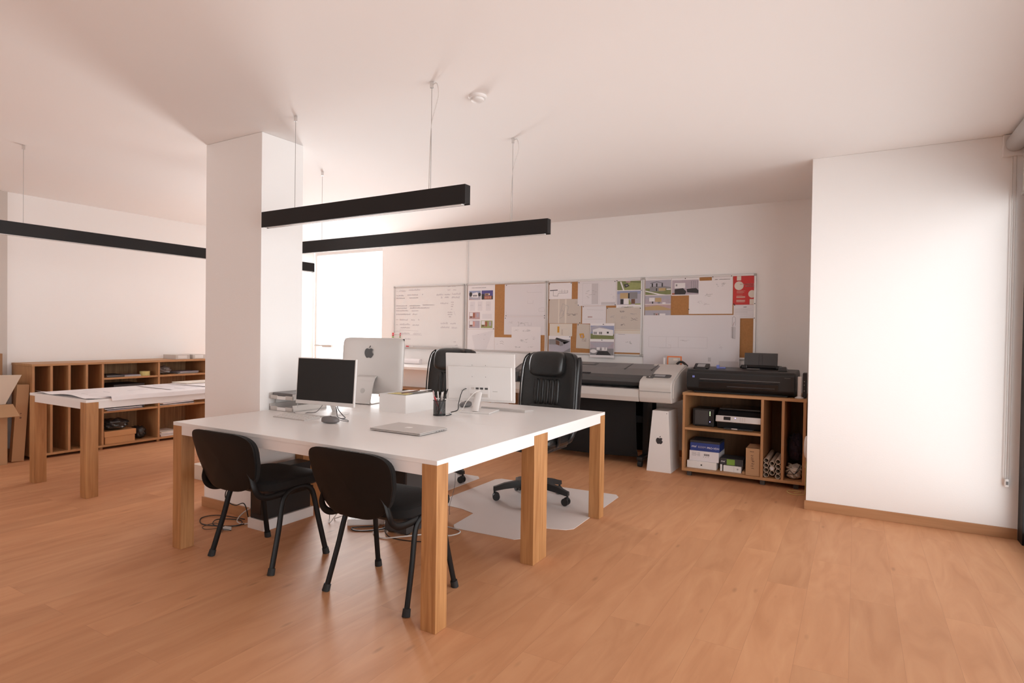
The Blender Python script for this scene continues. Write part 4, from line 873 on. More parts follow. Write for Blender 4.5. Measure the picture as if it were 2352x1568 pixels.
def d_S(b, P, y):
    rectl(b, P(.06, .63)[0], P(0, .63)[1], P(.68, .42)[0], P(0, .42)[1], 'faint', y); fl_(b, P, y, 'faint', [(.18, .63), (.18, .645), (.3, .645), (.3, .58), (.27, .58)]); fl_(b, P, y, 'faint', [(.25, .42), (.25, .63)]); fl_(b, P, y, 'faint', [(.38, .42), (.38, .63)]); blur(b, P, y, 'faint', .38, .49, .1, .01); blur(b, P, y, 'faint', .8, .60, .03, .04)
    fl_(b, P, y, 'pencil', [(.925, .20), (.925, .05), (.94, .03), (.955, .05), (.955, .20)], .003); fl_(b, P, y, 'pencil', [(.93, .2), (.93, .43), (.955, .44), (.955, .22)], .003); fl_(b, P, y, 'rose', [(.93, .2), (.945, .13)], .005); fr(b, P, y, 'faint', .915, .22, .95, .43); fr(b, P, y, 'faint', .8, .86, .99, .98); fr(b, P, y, 'faint', .69, .80, .72, .88)
sheet('very large white drawing covering the lower part of right board', -2.008, .955, -1.013, 1.504, 'paper2', 1, d_S, over=True)

# ------------------------------------------------------------------ white side table under the whiteboard
t = thing('side_table', 'white side table against the back wall under the whiteboard', 'table', (-4.7, 5.95, 0))
B().box(-5.62, -3.55, 5.60, 6.33, .83, .86, 'laminate', .002).build('tabletop', t, W=True)
B().box(-5.55, -3.62, 5.75, 5.77, .605, .829, 'apron', .001).build('modesty_panel', t, W=True)
for x in (-5.60, -3.65):
    for y in (5.62, 6.23): B().box(x, x+.08, y, y+.08, 0, .83, 'oak', .002).build('leg', t, W=True)
t = thing('wooden_crate', 'low brown wooden crate standing under the white side table', 'crate', (-4.8, 5.9, 0))
b = B()
for x in (-5.2, -4.12): b.box(x, x+.02, 5.64, 6.1, .01, .58, 'kraftdark', .002)
for z in (.01, .15, .29, .43): b.box(-5.2, -4.10, 5.62, 5.64, z, z+.12, 'kraftdark', .002).box(-5.2, -4.10, 6.1, 6.12, z, z+.12, 'kraftdark', .002)
b.box(-5.18, -4.12, 5.64, 6.1, .01, .03, 'kraftdark').build('slatted_body', t, W=True)
B().box(-5.21, -4.09, 5.61, 6.13, .58, .6, 'kraftdark', .002).build('lid', t, W=True)
one(B().cyl((-5.60, 6.15, .896), (-4.96, 6.15, .896), .036, 'paper', n=20), 'paper_roll', 'white paper roll lying on the side table under the whiteboard', 'paper roll', (-5.3, 6.15, .86))

# ------------------------------------------------------------------ long shelf unit on the left wall
SX0, SX1, SY0, SY1, SZ = -7.262, -6.821, 2.598, 4.384, .9255
t = thing('storage_shelf', 'long low beech shelf unit with upright slots along left wall', 'shelf', (-7.05, 3.5, 0))
B().box(SX0, SX1+.004, SY0-.004, SY1, SZ-.022, SZ, 'beech', .0015).build('top_board', t, W=True)
B().box(SX0, SX1, SY0, SY1, .028, .05, 'beech', .001).build('bottom_board', t, W=True)
for y in (2.598, 2.747, 2.900, 3.056, 3.206, 3.784, 4.362): B().box(SX0+.004, SX1, y, y+.021, .05, SZ-.022, 'beechz', .001).build('upright', t, W=True)
B().box(SX0, SX0+.004, SY0, SY1, .05, SZ-.022, 'ply').build('back_panel', t, W=True)
for y0, y1 in ((3.227, 3.784), (3.805, 4.362)):
    for z in (.737, .384): B().box(SX0+.004, SX1-.003, y0, y1, z, z+.02, 'beech', .001).build('shelf_board', t, W=True)
for y in (2.61, 3.2, 3.79, 4.35):
    for x in (SX0+.05, SX1-.06): B().box(x, x+.03, y, y+.03, 0, .028, 'beechz').build('foot', t, W=True)
def flat(label, x0, x1, y0, y1, z, n, ks, name='magazine', cat='magazine', h=.008):
    r = random.Random(label)
    for i in range(n):
        k = ks[i % len(ks)]; a = r.uniform(-6, 6)
        lb = label if n == 1 else '%s, %s of the pile' % (label, ('lowest', 'second lowest', 'third from the bottom', 'fourth from the bottom', 'topmost')[i if i < n-1 else 4])
        X = Matrix.Translation(((x0+x1)/2+r.uniform(-.008, .008), (y0+y1)/2+r.uniform(-.01, .01), z+i*(h+.0004))) @ Matrix.Rotation(R_(a), 4, 'Z')
        one(B().box(-(x1-x0)/2, (x1-x0)/2, -(y1-y0)/2, (y1-y0)/2, .0002, h, k, .0012, X=X), name, lb, cat, X.translation, 'flat piles in the shelf unit' if n > 1 else None)
flat('dark magazine on the top left shelf', -7.12, -6.86, 3.27, 3.45, .757, 3, ['darkgrey', 'grey', 'dark'])
flat('grey brochure beside the dark pile on the top left shelf', -7.08, -6.86, 3.45, 3.62, .757, 2, ['lightgrey', 'haze'])
t = thing('tape_roll', 'yellow roll of tape on the top left shelf', 'tape', (-6.90, 3.68, .757))
b = B(); b.loft([[(r*math.cos(2*math.pi*j/28), r*math.sin(2*math.pi*j/28), z) for j in range(28)] for r, z in ((.05, 0), (.05, .048), (.036, .048), (.036, 0))], 'yellow', caps=False, closed=True); b.build('tape', t)
b = B(); b.loft([[(r*math.cos(2*math.pi*j/28), r*math.sin(2*math.pi*j/28), z) for j in range(28)] for r, z in ((.0358, .001), (.0358, .047), (.0335, .047), (.0335, .001))], 'kraft', caps=False, closed=True); b.build('cardboard_core', t)
def crumple(b, c, h, k, seed, amp=.3, e=.7):
    r = random.Random(seed); ph = [(r.uniform(0, 6), r.uniform(4, 11), r.uniform(4, 11), r.uniform(4, 11)) for _ in range(5)]
    def f(x, y, z):
        s = sum(math.sin(p+a*x/h[0]+q*y/h[1]+w_*z/h[2]) for p, a, q, w_ in ph)/5*amp
        return (x*s, y*s, z*s if z > -.6*h[2] else 0)
    return b.sq(c, h, k, e, e, 40, 22, f=f)
one(crumple(B(), (-6.98, 3.90, .805), (.11, .085, .045), 'bag2', 4), 'plastic_bag', 'crumpled grey plastic bag on the top right shelf', 'bag', (-6.98, 3.9, .757))
flat('grey brochure beside the crumpled bag on the top right shelf', -7.10, -6.87, 4.05, 4.29, .757, 3, ['grey', 'lightgrey', 'haze'])
one(B().box(-7.20, -6.86, 3.34, 3.66, .405, .675, 'dark', .006), 'document_box', 'black document box in the left shelf compartment, behind the drawing table', 'box', (-7, 3.5, .404))
flat('photo print on the middle left shelf', -6.855, -6.827, 3.25, 3.62, .4045, 3, ['haze', 'dark', 'paper2'], 'photo_print', 'photo print', .007)
flat('white brochure on the middle right shelf', -7.1, -6.84, 3.84, 4.22, .4045, 3, ['paper2', 'dark', 'paper'], 'brochure', 'brochure', .008)
t = thing('shoe_box', 'tan cardboard box with lid at the bottom of the shelf unit', 'box', (-6.96, 3.40, .05))
B().box(-7.12, -6.835, 3.245, 3.545, .0505, .125, 'orangebox', .002).build('box_body', t, W=True)
B().box(-7.126, -6.829, 3.236, 3.555, .126, .185, 'orangebox', .002).build('lid', t, W=True)
one(crumple(B(), (-6.96, 3.38, .248), (.13, .12, .055), 'bag', 9, .28), 'plastic_bag', 'black crumpled plastic bag on the tan cardboard box', 'bag', (-6.96, 3.38, .186))
one(crumple(B(), (-6.98, 3.65, .12), (.10, .055, .066), 'bag', 12, .2), 'plastic_bag', 'small black bag beside the tan cardboard box', 'bag', (-6.98, 3.65, .05))
flat('white paper in the bottom right shelf compartment', -7.10, -6.84, 3.83, 4.05, .0505, 4, ['paper', 'lightgrey', 'paper2', 'creampaper'], 'paper_stack', 'paper', .012)
for lb, y0, rz in (('grey box file lying on the shelf unit, farther from the pillar', 4.02, 0), ('grey box file lying on the shelf unit, nearest the pillar', 4.215, 4)):
    t = thing('box_file', lb, 'box file', (-7.02, y0+.09, SZ), R_(rz), 'box files on the shelf unit')
    B().box(-.13, .13, -.085, .085, .0005, .052, 'lightgrey', .002).build('file_case', t)
    B().box(.127, .1312, -.06, .05, .006, .045, 'whiteplastic', .001).build('spine_label', t)

# ------------------------------------------------------------------ cardboard by the shelf end
t = thing('cardboard_box', 'open cardboard box with raised flaps at the left edge', 'box', (-6.98, 2.18, 0))
bx0, bx1, by0, by1, bz = -7.18, -6.81, 1.90, 2.405, .56
b = B()
for a in ((bx0, bx1, by0, by0+.006), (bx0, bx1, by1-.006, by1), (bx0, bx0+.006, by0+.006, by1-.006), (bx1-.006, bx1, by0+.006, by1-.006)): b.box(*a, .002, bz, 'kraft', .001)
b.box(bx0, bx1, by0, by1, 0, .004, 'kraft').build('box_body', t, W=True)
B().prism([(bx1, bz), (bx1+.15, bz-.10), (bx1+.148, bz-.105), (bx1-.004, bz-.006)], 'y', by0+.01, by1+.04, 'kraft', .001).build('flap', t, W=True)
B().loft([[(bx1-.02, by0+.06, bz), (bx1-.02, by1-.01, bz), (bx1+.02, by1+.10, bz+.27), (bx1+.02, by0+.10, bz+.29)], [(bx1-.027, by0+.06, bz), (bx1-.027, by1-.01, bz), (bx1+.013, by1+.10, bz+.27), (bx1+.013, by0+.10, bz+.29)]], 'kraftpale').build('flap', t, W=True)
B().loft([[(bx1-.09, by1-.004, bz), (bx0+.02, by1-.004, bz), (bx0+.02, by1+.03, bz+.2), (bx1-.09, by1+.03, bz+.2)], [(bx1-.09, by1+.002, bz), (bx0+.02, by1+.002, bz), (bx0+.02, by1+.036, bz+.2), (bx1-.09, by1+.036, bz+.2)]], 'kraftdark').build('flap', t, W=True)
X = Matrix.Translation((-6.868, 2.455, 0)) @ Matrix.Rotation(R_(-3.4), 4, 'X')
t = thing('flat_carton', 'tall narrow brown carton leaning between open box and shelf unit', 'carton', (-6.90, 2.5, 0))
B().box(-.06, 0, 0, .098, .006, .735, 'kraft', .002, X=X).build('carton_body', t, W=True)
for z, r in ((.46, .006), (.42, .009)): B().cyl((.0, .045, z), (.0008, .045, z), r, 'brown', n=12, X=X).build('stain', t, W=True)
one(B().box(-7.26, -7.18, 2.42, 2.495, 0, 1.02, 'kraftdark', .003), 'tall_carton', 'tall brown carton against the left wall behind the open box', 'carton', (-7.18, 2.48, 0))

# ------------------------------------------------------------------ drawings spread on the left table
def spread(label, cx_, cy__, w_, d_, rz, z, k='paper', droop=0, curl=0, draw=True, seed=1):
    r = random.Random(seed); b = B(); nx, ny = 14, 22; t = bmesh.new(); V = {}
    for th in (0, 1):
        for i in range(nx+1):
            for j in range(ny+1):
                x, y = -w_/2+w_*i/nx, -d_/2+d_*j/ny
                zz_ = .0016*math.sin(7*x+r.random()*.2)*math.sin(9*y)+.0018
                if curl: zz_ += curl*max(0, 1-(y+d_/2)/.10)**2*abs(math.sin(6*x+1))
                if droop and x > w_/2-droop: q = (x-w_/2+droop); zz_ -= q*.6; x = w_/2-droop+q*.25
                V[th, i, j] = t.verts.new((x, y, zz_-.0008*th))
    for i in range(nx):
        for j in range(ny):
            t.faces.new((V[0, i, j], V[0, i+1, j], V[0, i+1, j+1], V[0, i, j+1])); t.faces.new((V[1, i, j], V[1, i, j+1], V[1, i+1, j+1], V[1, i+1, j]))
    bmesh.ops.recalc_face_normals(t, faces=t.faces); b.add(t, k)
    if draw:
        for _ in range(12):
            x, y = r.uniform(-.38, .3)*w_, r.uniform(-.42, .35)*d_; l = r.uniform(.05, .22); a, c = (l, .004) if r.random() < .5 else (.004, l)
            b.box(x, x+a, y, y+c, .0038, .0042, r.choice(['faint', 'faint', 'pencil']))
    o = b.build('drawing_sheet', None); o.location = (cx_, cy__, z); o.rotation_euler = (0, 0, R_(rz))
    return props(o, label, 'drawing', 'drawings spread on the left table')
spread('big drawing sheet with curled near edge at the front of the left table', -5.424, 2.76, .872, 1.02, .6, T+.0012, 'paper', 0, .018, seed=1)
spread('drawing sheet in the middle of the left table', -5.40, 3.43, .80, .84, -2, T+.0058, 'paper2', 0, 0, seed=2)
spread('slightly turned drawing sheet at the far end of the left table', -5.50, 3.66, .60, .70, 7, T+.0104, 'paper', 0, 0, seed=5)
spread('long white sheet drooping over the right edge of the left table', -5.0, 3.12, .20, 1.45, 0, T+.0152, 'paper', .055, 0, False, seed=8)
one(B().box(-5.80, -5.55, 3.35, 3.70, T+.0152, T+.024, 'creampaper', .002, X=None), 'sketch_pad', 'cream sketch pad on the drawings, far side of the left table', 'pad', (-5.68, 3.5, T+.025))

# ------------------------------------------------------------------ large-format plotter
t = thing('plotter', 'large grey and white floor-standing plotter by the back wall', 'plotter', (-2.32, 5.75, 0))
x0, x1, xc = -3.20, -1.452, -1.765
B().prism([(5.455, .655), (5.440, .70), (5.452, .772), (5.62, .772), (5.62, .655)], 'x', x0+.01, xc-.002, 'warmgrey', .003).build('front_panel', t, W=True)
B().prism([(5.62, .66), (5.62, .80), (6.06, .90), (6.10, .86), (6.10, .66)], 'x', x0+.01, xc, 'darkgrey', .003).build('chassis', t, W=True)
b = B().box(x0+.01, xc-.002, 5.455, 5.64, .7722, .778, 'midgrey')
for i in range(9): x = x0+.12+i*.145; b.box(x, x+.06, 5.46, 5.60, .778, .7795, 'darkgrey')
b.build('output_platen', t, W=True)
B().prism([(5.505, .800), (5.480, .835), (5.492, .868), (5.56, .905), (5.60, .905), (5.58, .868), (5.53, .800)], 'x', x0+.03, xc-.001, 'darkgrey', .004).build('window_cover', t, W=True)
lid = B().prism([(5.545, .900), (5.70, .955), (5.93, .992), (6.02, .985), (6.09, .93), (6.09, .86), (5.58, .86)], 'x', x0+.03, xc+.085, 'midgrey', .006).build('top_cover', t, W=True)
B().box(-2.46, -2.30, 5.542, 5.566, .897, .908, 'dark', .003).build('cover_handle', t, W=True)
sl = math.atan2(.037, .23); X = Matrix.Translation((0, 5.72, .9585)) @ Matrix.Rotation(sl, 4, 'X')
B().box(-2.62, -2.34, .06, .15, -.002, .003, 'darkgrey', .001, X=X).box(-2.59, -2.37, .075, .135, .002, .005, 'midgrey', .001, X=X).build('stacker_slot', t, W=True)
for x in (-2.72, -1.99, -1.72): B().box(x, x+.012, -.06, .20, -.002, .0025, 'darkgrey', X=X).build('cover_groove', t, W=True)
B().prism([(5.455, .655), (5.438, .70), (5.432, .80), (5.445, .845), (5.475, .868), (5.70, .945), (5.93, .996), (6.03, .990), (6.10, .93), (6.10, .655)], 'x', xc, x1, 'warmgrey', .012, seg=3).build('end_housing', t, W=True)
B().box(xc+.004, x1-.006, 5.4305, 5.437, .760, .7625, 'midgrey').build('panel_seam', t, W=True)
B().prism([(5.48, .70), (5.47, .80), (5.50, .86), (5.72, .935), (5.92, .975), (6.02, .97), (6.06, .92), (6.06, .70)], 'x', x1-.002, x1+.010, 'lightgrey', .004).build('side_cover', t, W=True)
B().prism([(5.47, .665), (5.45, .80), (5.475, .875), (5.70, .955), (5.93, .994), (6.03, .985), (6.09, .93), (6.09, .665)], 'x', x0, x0+.10, 'darkgrey', .014, seg=3).build('end_housing', t, W=True)
sl2 = math.atan2(.077, .225); X = Matrix.Translation((-1.61, 5.56, .8985)) @ Matrix.Rotation(sl2, 4, 'X')
cp = B().prism([(-.075, .028), (-.06, .042), (.095, .042), (.115, .03), (.115, -.022), (.095, -.034), (-.035, -.034), (-.045, -.055), (-.10, -.055), (-.112, -.04), (-.10, .0), (-.082, .006)], 'z', -.002, .0035, 'darkgrey', .001, X=X).build('control_panel', t, W=True)
B().box(-.04, .06, -.014, .026, .003, .0042, 'lcd', .0005, X=X).build('display', cp, W=True)
B().cyl((-.080, -.033, .003), (-.080, -.033, .0052), .007, 'whiteplastic', n=14, X=X).build('power_button', cp, W=True)
for x in (-1.83, -3.02):
    lg = B().box(x, x+.06, 5.78, 5.90, .09, .66, 'blackplastic', .006).build('stand_leg', t, W=True)
    B().box(x, x+.06, 5.60, 6.20, .06, .10, 'blackplastic', .01).build('stand_foot', lg, W=True)
    for y in (5.63, 6.15): B().cyl((x+.01, y, .031), (x+.05, y, .031), .030, 'rubber', n=18).cyl((x+.03, y, .05), (x+.03, y, .07), .008, 'chrome', n=10).build('caster', lg, W=True)
B().box(-2.99, -1.80, 5.82, 5.86, .40, .47, 'blackplastic', .004).build('stand_beam', t, W=True)
bin_ = B(); rings = []
for z, y in ((.655, 5.60), (.50, 5.61), (.30, 5.635), (.14, 5.66), (.07, 5.70)):
    rings.append([(x, y+.008*math.sin(9*x), z+.01*math.sin(3*x)) for x in [-2.98+1.13*i/20 for i in range(21)]]+[(x, y+.012+.008*math.sin(9*x), z+.01*math.sin(3*x)) for x in [-1.85-1.13*i/20 for i in range(21)]])
bin_.loft(rings, 'blackcloth').build('cloth_bin', t, W=True)
B().box(-3.0, -1.79, 6.10, 6.11, .07, .66, 'blackcloth').build('rear_cloth', t, W=True)
# things leaning on top of the plotter
t = thing('framed_card', 'orange-edged card standing on top of the plotter', 'card', (-1.60, 6.13, .985))
B().box(-1.685, -1.535, 6.105, 6.112, .955, 1.075, 'orange', .002).build('orange_frame', t, W=True)
B().box(-1.672, -1.548, 6.1035, 6.1055, .967, 1.062, 'lightgrey', .001).box(-1.62, -1.575, 6.1028, 6.104, 1.03, 1.05, 'offwhite', .001).build('card_face', t, W=True)
B().box(-1.66, -1.56, 6.112, 6.16, .955, .965, 'orange', .002).build('ledge', t, W=True)
b = B().cyl((-1.715, 6.115, .95), (-1.715, 6.115, 1.055), .012, 'whiteplastic', n=14)
one(b, 'cleaning_stick', 'short white cylinder beside the orange-edged card', 'cylinder', (-1.715, 6.115, .95))
one(B().tube([(-1.565, 6.03, .995), (-1.54, 6.04, 1.018), (-1.51, 6.04, 1.018), (-1.48, 6.03, 1.0), (-1.455, 6.0, .985)], .012, 'rubber', 10, smooth=5), 'cable_loop', 'black loop of hose on the plotter end beside the orange card', 'hose', (-1.51, 6.03, .99))

# trapezoid carton with emblem
t = thing('tapered_carton', 'tall tapered white carton with black fruit logo beside the cabinet', 'carton', (-1.583, 5.8, 0))
B().prism([(-1.700, 0), (-1.467, 0), (-1.499, .578), (-1.650, .578)], 'y', 5.511, 5.83, 'whiteplastic', .002).build('carton_body', t, W=True)
X = Matrix.Translation((-1.580, 5.5105, .298)) @ XF
logo(.068, X, 'dark').build('emblem', t, W=True)
B().cyl((-1.515, 5.512, .555), (-1.515, 5.5098, .555), .004, 'midgrey', n=8).build('rivet', t, W=True)

# ------------------------------------------------------------------ cabinet on the right and what it holds
CX0, CX1, CY0, CY1, CZ = -1.368, -.346, 5.5095, 6.12, .766
t = thing('open_cabinet', 'open beech cabinet with shelves under the black printer', 'cabinet', (-.857, 5.8, 0))
B().box(CX0-.003, CX1+.003, CY0-.004, CY1, CZ-.024, CZ, 'beechx', .0015).build('top_board', t, W=True)
B().box(CX0, CX1, CY0, CY1, .045, .069, 'beechx', .001).build('bottom_board', t, W=True)
for x in (CX0, -.697, -.533, CX1-.022): B().box(x, x+.022, CY0, CY1, .069, CZ-.024, 'beechz', .001).build('upright', t, W=True)
B().box(CX0+.022, -.697, CY0+.004, CY1, .424, .446, 'beechx', .001).build('shelf_board', t, W=True)
B().box(CX0, CX1, CY1-.004, CY1, .069, CZ-.024, 'darkpanel').build('back_panel', t, W=True)
for x in (CX0+.04, -.70, CX1-.09):
    for y in (CY0+.03, CY1-.07): B().box(x, x+.04, y, y+.04, 0, .045, 'darkgrey', .003).build('foot', t, W=True)
ZS, ZB = .4462, .0692
t = thing('network_drive', 'black network drive with green lights on the cabinet shelf', 'network drive', (-1.22, 5.7, ZS))
B().box(-1.305, -1.115, 5.64, 5.86, ZS+.006, ZS+.165, 'blackplastic', .006).build('drive_case', t, W=True)
B().box(-1.285, -1.165, 5.637, 5.641, ZS+.02, ZS+.15, 'darkgrey', .002).build('front_door', t, W=True)
for i in range(4): B().box(-1.153, -1.147, 5.6385, 5.641, ZS+.105+.011*i, ZS+.110+.011*i, 'led').build('status_light', t, W=True)
B().cyl((-1.150, 5.641, ZS+.048), (-1.150, 5.6385, ZS+.048), .004, 'ledb', n=10).build('power_light', t, W=True)
for x in (-1.29, -1.14): B().box(x, x+.02, 5.66, 5.84, ZS, ZS+.007, 'rubber').build('rubber_foot', t, W=True)
t = thing('multifunction_printer', 'black printer with silver control strip on the cabinet shelf', 'printer', (-.90, 5.7, ZS))
B().prism([(5.63, ZS), (5.60, ZS+.075), (5.60, ZS+.10), (5.68, ZS+.165), (5.98, ZS+.165), (5.98, ZS)], 'x', -1.085, -.705, 'blackplastic', .012).build('printer_body', t, W=True)
X = Matrix.Translation((-.895, 5.600, ZS+.092)) @ Matrix.Rotation(R_(-12), 4, 'X')
st = B().box(-.195, .19, -.014, .010, -.028, .030, 'alu', .006, X=X).build('control_strip', t, W=True)
B().box(-.125, -.065, -.0148, -.0138, -.010, .020, 'screen', X=X).build('display', st, W=True)
B().cyl((-.025, -.0138, .012), (-.025, -.0152, .012), .004, 'ledb', n=10, X=X).build('status_light', st, W=True)
for i in range(3):
    for j in range(3): B().box(.012+.018*i, .024+.018*i, -.0148, -.0138, -.014+.012*j, -.006+.012*j, 'lightgrey', X=X).build('button', st, W=True)
B().box(-1.02, -.77, 5.575, 5.63, ZS+.004, ZS+.012, 'darkgrey', .003).box(-.95, -.90, 5.572, 5.577, ZS+.006, ZS+.016, 'alu', .001).build('paper_tray', t, W=True)
B().box(-1.07, -.72, 5.66, 5.97, ZS+.165, ZS+.185, 'blackgloss', .008).build('scanner_lid', t, W=True)
# boxes on the bottom
Y0 = 5.565
t = thing('carton', 'long white carton with tiny black fruit logo, lowest on the cabinet floor', 'carton', (-1.2, 5.7, ZB))
B().box(-1.333, -1.072, Y0, Y0+.30, ZB, ZB+.066, 'whiteplastic', .002).build('carton_body', t, W=True)
logo(.016, Matrix.Translation((-1.203, Y0-.0004, ZB+.034)) @ XF, 'dark').build('emblem', t, W=True)
t = thing('carton', 'white carton with a printed label under the blue box', 'carton', (-1.18, 5.7, ZB+.0665))
B().box(-1.316, -1.055, Y0+.015, Y0+.29, ZB+.0665, ZB+.158, 'paper2', .002).build('carton_body', t, W=True)
b = B()
for z in (.14, .131, .122, .113): b.box(-1.295, -1.255+.01*random.random(), Y0+.0142, Y0+.0152, ZB+z, ZB+z+.003, 'pencil'); b.box(-1.245, -1.22, Y0+.0142, Y0+.0152, ZB+z, ZB+z+.003, 'pencil')
for i in range(10): b.box(-1.185+.005*i, -1.185+.005*i+.003, Y0+.0142, Y0+.0152, ZB+.118, ZB+.136, 'ink')
for i in range(3): b.box(-1.19+.02*i, -1.185+.02*i, Y0+.0142, Y0+.0152, ZB+.105, ZB+.109, 'ink')
b = b.build('printed_label', t, W=True); b['kind'] = 'stuff'
t = thing('carton', 'blue carton with white lettering on top of the white cartons', 'carton', (-1.18, 5.7, ZB+.1585))
B().box(-1.312, -1.05, Y0+.018, Y0+.25, ZB+.1585, ZB+.232, 'blue', .002).build('carton_body', t, W=True)
B().box(-1.313, -1.049, Y0+.018, Y0+.251, ZB+.2325, ZB+.252, 'dark', .002).build('lid', t, W=True)
X = Matrix.Translation((-1.300, Y0+.0174, ZB+.188)) @ XF
B().text('msi', .032, X, 'pwhite', shear=.25).build('lettering', t, W=True)
X = Matrix.Translation((-1.240, Y0+.0174, ZB+.186)) @ XF
B().text('B250M', .025, X, 'haze').build('lettering', t, W=True)
X = Matrix.Translation((-1.160, Y0+.0174, ZB+.184)) @ XF
B().text('PRO-VDH', .025, X, 'pwhite').build('lettering', t, W=True)
t = thing('carton', 'small white carton under the black and green box', 'carton', (-.94, 5.7, ZB))
B().box(-1.012, -.860, Y0+.01, Y0+.2, ZB, ZB+.056, 'whiteplastic', .002).build('carton_body', t, W=True)
B().cyl((-.890, Y0+.011, ZB+.03), (-.890, Y0+.0092, ZB+.03), .008, 'greyplastic', n=14).build('printed_mark', t, W=True)
B().box(-.922, -.920, Y0+.0092, Y0+.011, ZB+.004, ZB+.052, 'faint').build('printed_line', t, W=True)
one(B().box(-1.040, -1.024, Y0+.01, Y0+.2, ZB, ZB+.060, 'whiteplastic', .001), 'thin_carton', 'thin white carton standing on edge between the carton stacks', 'carton', (-1.03, 5.7, ZB))
t = thing('carton', 'black carton with green label on the small white carton', 'carton', (-.94, 5.7, ZB+.061))
B().box(-1.042, -.845, Y0+.012, Y0+.2, ZB+.0612, ZB+.118, 'dark', .002).build('carton_body', t, W=True)
B().box(-.984, -.915, Y0+.0108, Y0+.0125, ZB+.0612, ZB+.112, 'green', .0005).build('green_label', t, W=True)
X = Matrix.Translation((-1.036, Y0+.0114, ZB+.082)) @ XF
B().text('msi', .026, X, 'pwhite', shear=.25).build('lettering', t, W=True)
t = thing('carton', 'upright brown carton with handwriting at the right of the cabinet', 'carton', (-.76, 5.7, ZB))
B().box(-.818, -.702, Y0-.03, Y0+.15, ZB, ZB+.238, 'kraft', .002).build('carton_body', t, W=True)
b = B(); squiggle(b, -.785, ZB+.207, .035, .008, 'brown', Y0-.0306, .002)
for z in (.17, .15, .135, .12, .10, .08, .06): squiggle(b, -.772+rw.uniform(-.008, .008), ZB+z, .022, .013, 'brown', Y0-.0306, .002)
b = b.build('handwriting', t, W=True); b['kind'] = 'stuff'
B().loft([[(-.815, Y0+.03, ZB+.238), (-.71, Y0+.03, ZB+.238), (-.70+.0, Y0+.07, ZB+.265), (-.80, Y0+.07, ZB+.262)], [(-.815, Y0+.034, ZB+.238), (-.71, Y0+.034, ZB+.238), (-.70, Y0+.074, ZB+.265), (-.80, Y0+.074, ZB+.262)]], 'kraftdark').build('flap', t, W=True)
one(B().box(-.85, -.822, Y0+.005, Y0+.16, ZB, ZB+.02, 'kraft', .001), 'flat_carton', 'thin flat carton beside the upright brown carton', 'carton', (-.84, 5.6, ZB))
# cardboard tubes
cen = [(1575, 920), (1762, 925), (1668, 975), (1575, 1020), (1758, 1035), (1662, 1075), (1572, 1120), (1757, 1135), (1655, 1175), (1570, 1215), (1752, 1240)]
where = ['topmost left', 'topmost right', 'topmost centre', 'second left', 'second right', 'second centre', 'third left', 'third right', 'lowest centre', 'lowest left', 'lowest right']
xs = {0: -.651, 1: -.604, 2: -.557}
for i, (a, c) in enumerate(cen):
    col = 0 if a < 1600 else (1 if a < 1700 else 2); r = .0205
    row = sorted([q for q in range(11) if (0 if cen[q][0] < 1600 else (1 if cen[q][0] < 1700 else 2)) == col], key=lambda q: -cen[q][1]).index(i)
    x = xs[col]; z = ZB+r+.0005+row*.0418+(.021 if col == 1 else 0); y0 = 5.525+random.uniform(0, .02); L_ = .42+random.uniform(0, .1)
    n = 22; rr = [(r, 0), (r, L_), (r-.0022, L_), (r-.0022, 0)]
    b = B(); b.loft([[(x+q*math.cos(2*math.pi*j/n), y0+l, z+q*math.sin(2*math.pi*j/n)) for j in range(n)] for q, l in rr], 'kraftpale', caps=False, closed=True)
    t = thing('cardboard_tube', '%s cardboard tube in the bundle inside the cabinet' % where[i]+(', holding white paper' if i == 5 else ''), 'tube', (x, y0, z), 0, 'cardboard tubes in the cabinet')
    b.build('tube_wall', t, W=True)
    B().cyl((x, y0+L_-.02, z), (x, y0+L_-.01, z), r-.0024, 'dark', n=22).build('end_plug', t, W=True)
    if i == 5: B().cyl((x, y0+.02, z), (x, y0+L_-.05, z), r-.004, 'paper', n=20).build('rolled_paper', t, W=True)
one(crumple(B(), (-.442, 5.80, .312), (.056, .12, .115), 'purple', 21, .2), 'cloth_bag', 'dark purple cloth bag in the right slot of the cabinet', 'bag', (-.442, 5.8, .2))
one(crumple(B(), (-.440, 5.66, .125), (.060, .10, .055), 'creampaper', 30, .35), 'paper_bag', 'crumpled pale paper with cables in the right slot of the cabinet', 'paper', (-.44, 5.66, .07))
for i, lb in enumerate(('black cable draped over the crumpled paper, upper loop', 'black cable draped over the crumpled paper, lower loop')):
    cable(lb, [(-.495, 5.56, .10+.02*i), (-.47, 5.545, .15-.03*i), (-.43, 5.548, .125), (-.40, 5.55, .175-.02*i), (-.385, 5.56, .205)], .0028, 'rubber')
# black plotter-printer on the cabinet
t = thing('large_printer', 'wide black printer standing on the beech cabinet', 'printer', (-.9, 5.8, CZ))
px0, px1 = -1.352, -.437
B().prism([(5.60, CZ+.012), (5.565, CZ+.045), (5.560, CZ+.185), (5.59, CZ+.212), (5.98, CZ+.225), (6.04, CZ+.19), (6.04, CZ+.012)], 'x', px0, px1, 'blackplastic', .012, seg=3).build('printer_body', t, W=True)
B().box(px0+.06, px1-.06, 5.60, 6.02, CZ, CZ+.014, 'rubber', .004).build('base', t, W=True)
B().box(px0+.13, px1-.13, 5.5575, 5.5625, CZ+.118, CZ+.126, 'blackgloss', .001).box(px0+.12, px1-.12, 5.558, 5.563, CZ+.126, CZ+.131, 'midgrey', .001).build('output_slot', t, W=True)
B().prism([(5.556, CZ+.05), (5.553, CZ+.105), (5.566, CZ+.112), (5.57, CZ+.05)], 'x', px0+.115, px1-.13, 'blackgloss', .003).build('front_tray', t, W=True)
